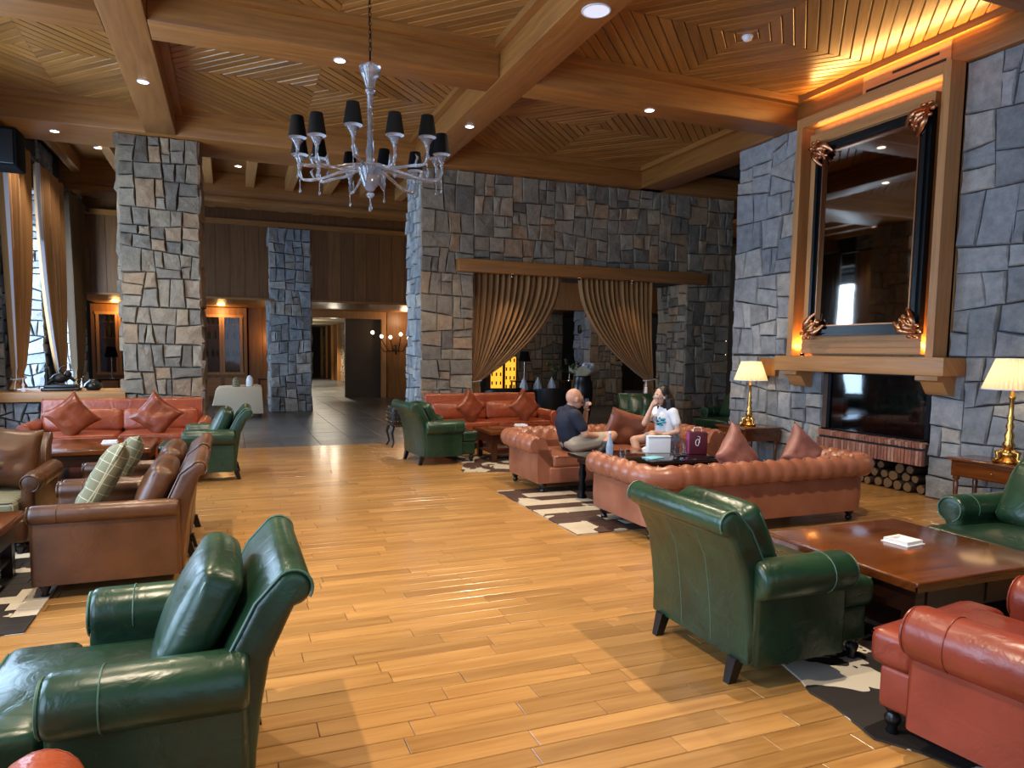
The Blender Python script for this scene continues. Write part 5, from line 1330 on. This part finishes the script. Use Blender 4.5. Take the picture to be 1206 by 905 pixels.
    black_lamp(8.95, 17.2, .8, .45, 'black-shaded lamp between the far stone walls behind the bouquet', 5)
    s = thing('wall_speaker', 'small black speaker on the pale side of the far column', 'speaker', (9.98, 18.55, 2.3)); mk('cabinet', rbox(.09, .16, .26, .01, 2, 0), M['black'], s, smooth=40); mk('bracket', bb(.03, .08, -.03, .03, -.03, .03), M['iron'], s)
    struct(mk('trim_4', bb(11.3, 12.6, 17.8, 18.4, 0, .45), M['slate'], tint=.3))
    wl = thing('wall_light', 'slim glowing wall lamp in the gap between stone wall and fireplace wall', 'lamp', (9.95, 12.0, 1.6)); mk('backplate', bb(.0, .12, .05, .1, -.2, .5), M['gold'], wl); mk('glow_tube', lathe([(.05, -.05), (.06, .1), (.05, .3)], 12), emit('tube_glow', '#ffd9a0', 9), wl, smooth=60)
    light_point((6.5, 15.5, 2.9), 40, (1, .66, .36), .2); light_point((10.2, 15.5, 3.0), 40, (1, .7, .42), .2)
    light_point((9.0, 12.2, 2.6), 8, (1, .66, .36), .1)
    for i, (x, lab) in enumerate(((4.75, 'small lit spot under the wooden lintel, left curtain'), (6.1, 'small bright spot under the wooden lintel between the curtains'), (7.25, 'small lit spot under the wooden lintel, right curtain'))):
        d = thing('lintel_spot', lab, 'ceiling lamp', (x, 11.42, 2.975)); mk('can', lathe([(.03, 0), (.03, -.04)], 12, 0, 1), M['iron'], d); mk('lens', lathe([(.0001, -.035), (.026, -.035)], 12, 0, 1), M['lampglow'], d)
        light_spot((x, 11.40, 2.92), 34, (1, .72, .42), 110, .7, .03, (-.25, 0, 0))
dining()

# ------------------------------------------------------------------ people
def capsule(a, b, ra, rb, n=10):
    a, b = Vector(a), Vector(b); d = b-a; L = max(d.length, 1e-4); pts, rr = [], []
    t = d/L
    for k in range(4): q = PI/2*(1-k/4); pts.append(a-t*ra*math.sin(q)); rr.append(max(.0008, ra*math.cos(q)))
    pts.append(a); rr.append(ra); pts.append(b); rr.append(rb)
    for k in range(1, 5): q = PI/2*k/4; pts.append(b+t*rb*math.sin(q)); rr.append(max(.0008, rb*math.cos(q)))
    return tube(pts, rr, n)
def ell(c, r, rot=(0, 0, 0)): return xf(xf(sphere(1, 16, 12), (0, 0, 0), (0, 0, 0), r), c, rot)
def chain(ps, rs): return [capsule(ps[i], ps[i+1], rs[i], rs[i+1]) for i in range(len(ps)-1)]
def bake(name, geos, mat, parent, voxel=.011, it=4):
    o = mk(name+'_tmp', join(geos), mat)
    m = o.modifiers.new('r', 'REMESH'); m.mode = 'VOXEL'; m.voxel_size = voxel; m.use_smooth_shade = True
    s = o.modifiers.new('s', 'SMOOTH'); s.iterations = it; s.factor = .5
    dg = bpy.context.evaluated_depsgraph_get(); dg.update(); me = bpy.data.meshes.new_from_object(o.evaluated_get(dg))
    me.name = name; me.materials.clear(); me.materials.append(mat); me.shade_smooth()
    old = o.data; bpy.data.objects.remove(o); bpy.data.meshes.remove(old)
    q = bpy.data.objects.new(name, me); COL.objects.link(q); q.parent = parent; return q
def head(c, yaw, k=1.0):
    """head facing +x before yaw; c = centre of skull"""
    g = [ell((-.01, 0, .02), (.098, .076, .098)), ell((.022, 0, -.055), (.066, .056, .068)), ell((.05, 0, -.095), (.028, .028, .022)), ell((.045, 0, .0), (.052, .062, .06)),
         capsule((.09, 0, .0), (.108, 0, -.032), .010, .014), ell((.094, 0, -.066), (.012, .026, .008)), ell((.092, 0, -.078), (.011, .022, .008)),
         ell((.078, .03, .022), (.018, .024, .008)), ell((.078, -.03, .022), (.018, .024, .008)), ell((.0, .077, -.012), (.022, .010, .032), (0, 0, .3)), ell((.0, -.077, -.012), (.022, .010, .032), (0, 0, -.3))]
    return [xf((a[0]*k, a[1]), c, (0, 0, yaw)) for a in g]
def face_bits(t, c, yaw, lipmat):
    def put(n, g, m): return mk(n, xf(g, c, (0, 0, yaw)), m, t, smooth=70)
    for s in (-1, 1):
        e = put('eye', ell((.083, s*.03, .006), (.011, .014, .010)), M['white']); mk('iris', xf(ell((.091, s*.03, .006), (.005, .006, .006)), c, (0, 0, yaw)), M['black'], e, smooth=70)
        put('eyebrow', ell((.097, s*.03, .030), (.006, .020, .004)), plain('brow_hair', '#2a1d16', .8))
    put('lips', join([ell((.100, 0, -.067), (.008, .024, .005)), ell((.098, 0, -.077), (.008, .020, .006))]), lipmat)
def hand(w, d, up, side, curl=.5, k=1.0):
    """wrist w, pointing direction d, palm normal up; side=+1 thumb on d x up"""
    w, d, up = Vector(w), Vector(d).normalized(), Vector(up).normalized(); sd = d.cross(up).normalized()*side; up = sd.cross(d).normalized()*side if side > 0 else d.cross(sd).normalized()*-side
    up = Vector(up)
    g = [capsule(w, w+d*.05, .026, .034), capsule(w+d*.045+sd*.02, w+d*.085+sd*.022, .017, .014), capsule(w+d*.045-sd*.02, w+d*.08-sd*.024, .017, .013), capsule(w+d*.03, w+d*.085, .02, .015)]
    for i, (o, L) in enumerate(((.030, .070), (.011, .080), (-.010, .074), (-.030, .058))):
        b = w+d*.085+sd*o; m1 = b+(d*math.cos(curl)-up*math.sin(curl))*L*.5; m2 = m1+(d*math.cos(curl*2.1)-up*math.sin(curl*2.1))*L*.5
        g += [capsule(b, m1, .0088, .0082, 8), capsule(m1, m2, .0082, .007, 8)]
    b = w+d*.03+sd*.03; m1 = b+(d*.6+sd*.6-up*.3).normalized()*.04; m2 = m1+(d*.9+sd*.1-up*.5).normalized()*.03
    g += [capsule(b, m1, .012, .010, 8), capsule(m1, m2, .010, .008, 8)]
    return g
def man():
    t = thing('person', 'bald man in navy polo shirt and beige shorts, seated, drinking from a glass', 'person', (3.78, 7.12, 0))
    o = np.array((3.78, 7.12, 0)); L = lambda p: tuple(np.array(p)-o)
    skin = plain('man_skin', '#b98a72', .5, 0, Subsurface_Weight=.0)
    hip = (3.76, 7.12, .555); ch = (3.69, 7.12, .80); nk = (3.73, 7.12, .95); hd = (3.77, 7.10, 1.06)
    sn, sf = (3.70, 6.94, .875), (3.72, 7.31, .88)
    en, wn = (3.80, 6.87, .66), (4.02, 6.93, .615)
    ef, wf = (4.01, 7.30, .72), (3.97, 7.17, .915)
    kn, an = (4.19, 6.92, .63), (3.97, 6.72, .57)
    kf, af = (4.19, 7.02, .50), (4.12, 6.80, .12)
    P = lambda l: [L(p) for p in l]
    g = head(L(hd), -.12)
    g += chain(P([nk, (3.75, 7.11, 1.02)]), [.058, .055]) + chain(P([hip, ch, nk]), [.13, .13, .06])
    g += chain(P([sn, en, wn]), [.052, .042, .028]) + chain(P([sf, ef, wf]), [.052, .042, .028])
    g += chain(P([(3.78, 7.03, .555), kn, an]), [.085, .058, .036]) + chain(P([(3.78, 7.21, .55), kf, af]), [.085, .058, .036])
    g += hand(L(wn), (1, .25, -.25), (0, 0, 1), 1, .5) + hand(L(wf), (-.35, -.5, .55), (-.8, .3, -.2), 1, .7)
    bake('body', g, skin, t, .0085, 3)
    face_bits(t, L(hd), -.12, plain('man_lips', '#8c5a4c', .5))
    navy = plain('navy_knit', '#10172b', .8)
    sh = chain(P([(3.77, 7.12, .55), (3.70, 7.12, .78), (3.715, 7.12, .90)]), [.158, .160, .10]) + [capsule(L((3.71, 6.96, .865)), L((3.73, 7.29, .87)), .085, .085)]
    sh += chain(P([sn, (3.77, 6.89, .74)]), [.075, .066]) + chain(P([sf, (3.90, 7.315, .79)]), [.075, .066]) + [ell(L((3.74, 7.12, .945)), (.072, .072, .03))]
    bake('polo_shirt', sh, navy, t, .012, 5)
    bg = plain('beige_cotton', '#a89a86', .85)
    bake('shorts', chain(P([(3.76, 7.03, .545), (4.07, 6.95, .59)]), [.118, .088])+chain(P([(3.76, 7.21, .54), (4.07, 7.06, .53)]), [.118, .088])+[ell(L((3.76, 7.12, .55)), (.15, .17, .12))], bg, t, .012, 4)
    for nm, c, d in (('shoe', an, (-.75, -.62, -.1)), ('shoe', af, (.3, -.75, 0))):
        d = Vector(d).normalized(); a = Vector(L(c)); dz = Vector((0, 0, -.055))
        s = bake(nm, [capsule(a+dz*.8-d*.05, a+dz+d*.13, .042, .036), capsule(a+Vector((0, 0, -.01)), a+dz, .045, .045)], plain('black_trainer', '#15171d', .6) if c is an else bpy.data.materials['black_trainer'], t, .009, 3)
        mk('sole', capsule(a+dz*1.45-d*.06, a+dz*1.55+d*.135, .03, .028), M['white'], s, smooth=60)
    for k in range(3): pass
    gl = thing('drinking_glass', 'short glass held at the mouth of the man in navy polo', 'glass', (3.915, 7.085, .965)); mk('glass_wall', lathe([(.028, 0), (.034, .09), (.031, .09), (.026, .01), (.0005, .01)], 14), M['glass'], gl, smooth=50)
def woman():
    o = np.array((5.08, 7.12, 0)); t = thing('person', 'long-haired woman in white t-shirt with turquoise print, seated, hand at her mouth', 'person', tuple(o))
    L = lambda p: tuple(np.array(p)-o); P = lambda l: [L(p) for p in l]
    skin = plain('woman_skin', '#c39a86', .5)
    hip = (5.10, 7.12, .545); ch = (5.07, 7.12, .80); nk = (5.03, 7.12, .96); hd = (4.97, 7.10, 1.07); yaw = PI+.2
    sn, sf = (5.05, 6.95, .885), (5.04, 7.28, .88)
    en, wn = (5.06, 6.86, .66), (4.86, 6.93, .60)
    ef, wf = (4.74, 7.10, .74), (4.83, 7.08, .955)
    kn, an = (4.74, 6.93, .62), (4.59, 6.72, .545); kf, af = (4.68, 7.22, .52), (4.66, 7.0, .12)
    g = head(L(hd), yaw, .96)
    g += chain(P([nk, (5.0, 7.11, 1.02)]), [.047, .045]) + chain(P([hip, ch, nk]), [.125, .11, .05])
    g += chain(P([sn, en, wn]), [.044, .037, .024]) + chain(P([sf, ef, wf]), [.044, .037, .024])
    g += chain(P([(5.08, 7.03, .545), kn, an]), [.082, .055, .034]) + chain(P([(5.08, 7.21, .545), kf, af]), [.082, .055, .034])
    g += hand(L(wn), (-1, .15, -.1), (0, 0, 1), -1, .5, .9) + hand(L(wf), (.45, 0, .6), (.6, .2, -.5), -1, .9, .9)
    bake('body', g, skin, t, .0085, 3)
    face_bits(t, L(hd), yaw, plain('woman_lips', '#a04a4c', .45))
    sh = chain(P([(5.09, 7.12, .56), (5.07, 7.12, .78), (5.05, 7.12, .90)]), [.15, .145, .088]) + [capsule(L((5.05, 6.98, .875)), L((5.04, 7.26, .875)), .062, .062), ell(L((4.97, 7.06, .80)), (.075, .055, .06)), ell(L((4.97, 7.19, .80)), (.075, .055, .06))]
    sh += chain(P([sn, (5.06, 6.90, .76)]), [.058, .058]) + chain(P([sf, (4.93, 7.20, .81)]), [.058, .056])
    s = bake('t_shirt', sh, plain('white_cotton', '#dfe2ea', .85), t, .012, 5)
    tq = plain('turquoise_print', '#39b7cf', .7); rnd = random.Random(2); gs = []
    bk = []
    for i in range(16):
        a, b = rnd.uniform(-.065, .045), rnd.uniform(-.06, .05)
        gg = ell(L((4.925+abs(a)*.45, 7.065+a, .765+b)), (.045, .016, .011), (rnd.uniform(-1, 1), 0, .25)); (gs if i % 3 else bk).append(gg)
    mk('shirt_print', join(gs), tq, s, smooth=70); mk('print_outline', join(bk), plain('navy_print', '#15305a', .7), s, smooth=70)
    bake('shorts', chain(P([(5.09, 7.03, .54), (4.88, 6.97, .555)]), [.115, .085])+chain(P([(5.09, 7.21, .54), (4.88, 7.21, .535)]), [.115, .085])+[ell(L((5.10, 7.12, .54)), (.14, .165, .11))], plain('pale_denim', '#8d97ab', .85), t, .012, 4)
    for c, d in ((an, (-.95, -.25, -.15)), (af, (-.6, -.6, 0))):
        d = Vector(d).normalized(); a = Vector(L(c)); dz = Vector((0, 0, -.05))
        s = bake('shoe', [capsule(a+dz*.8-d*.04, a+dz+d*.12, .042, .036), capsule(a, a+dz, .042, .042)], plain('white_trainer', '#d6d9e2', .6), t, .009, 3); mk('sole', capsule(a+dz*1.5-d*.05, a+dz*1.55+d*.125, .03, .027), M['white'], s, smooth=60)
    hr = plain('dark_brown_hair', '#17110f', .45)
    hx, hy, hz = L(hd)
    hg = [ell((hx+.030, hy, hz+.038), (.092, .088, .098)), ell((hx+.06, hy, hz-.03), (.075, .09, .11)), capsule((hx+.075, hy, hz-.04), (hx+.14, hy+.01, hz-.25), .10, .085),
          capsule((hx+.03, hy-.075, hz), (hx+.06, hy-.10, hz-.22), .032, .028), capsule((hx+.02, hy+.075, hz), (hx+.05, hy+.10, hz-.20), .032, .025)]
    hg += [capsule((hx+.06+.02*i, hy-.10+.04*i, hz-.05), (hx+.10+.03*i, hy-.13+.05*i, hz-.33-.03*(i % 2)), .034, .018) for i in range(5)]
    bake('hair', hg, hr, t, .009, 2)
man(); woman()
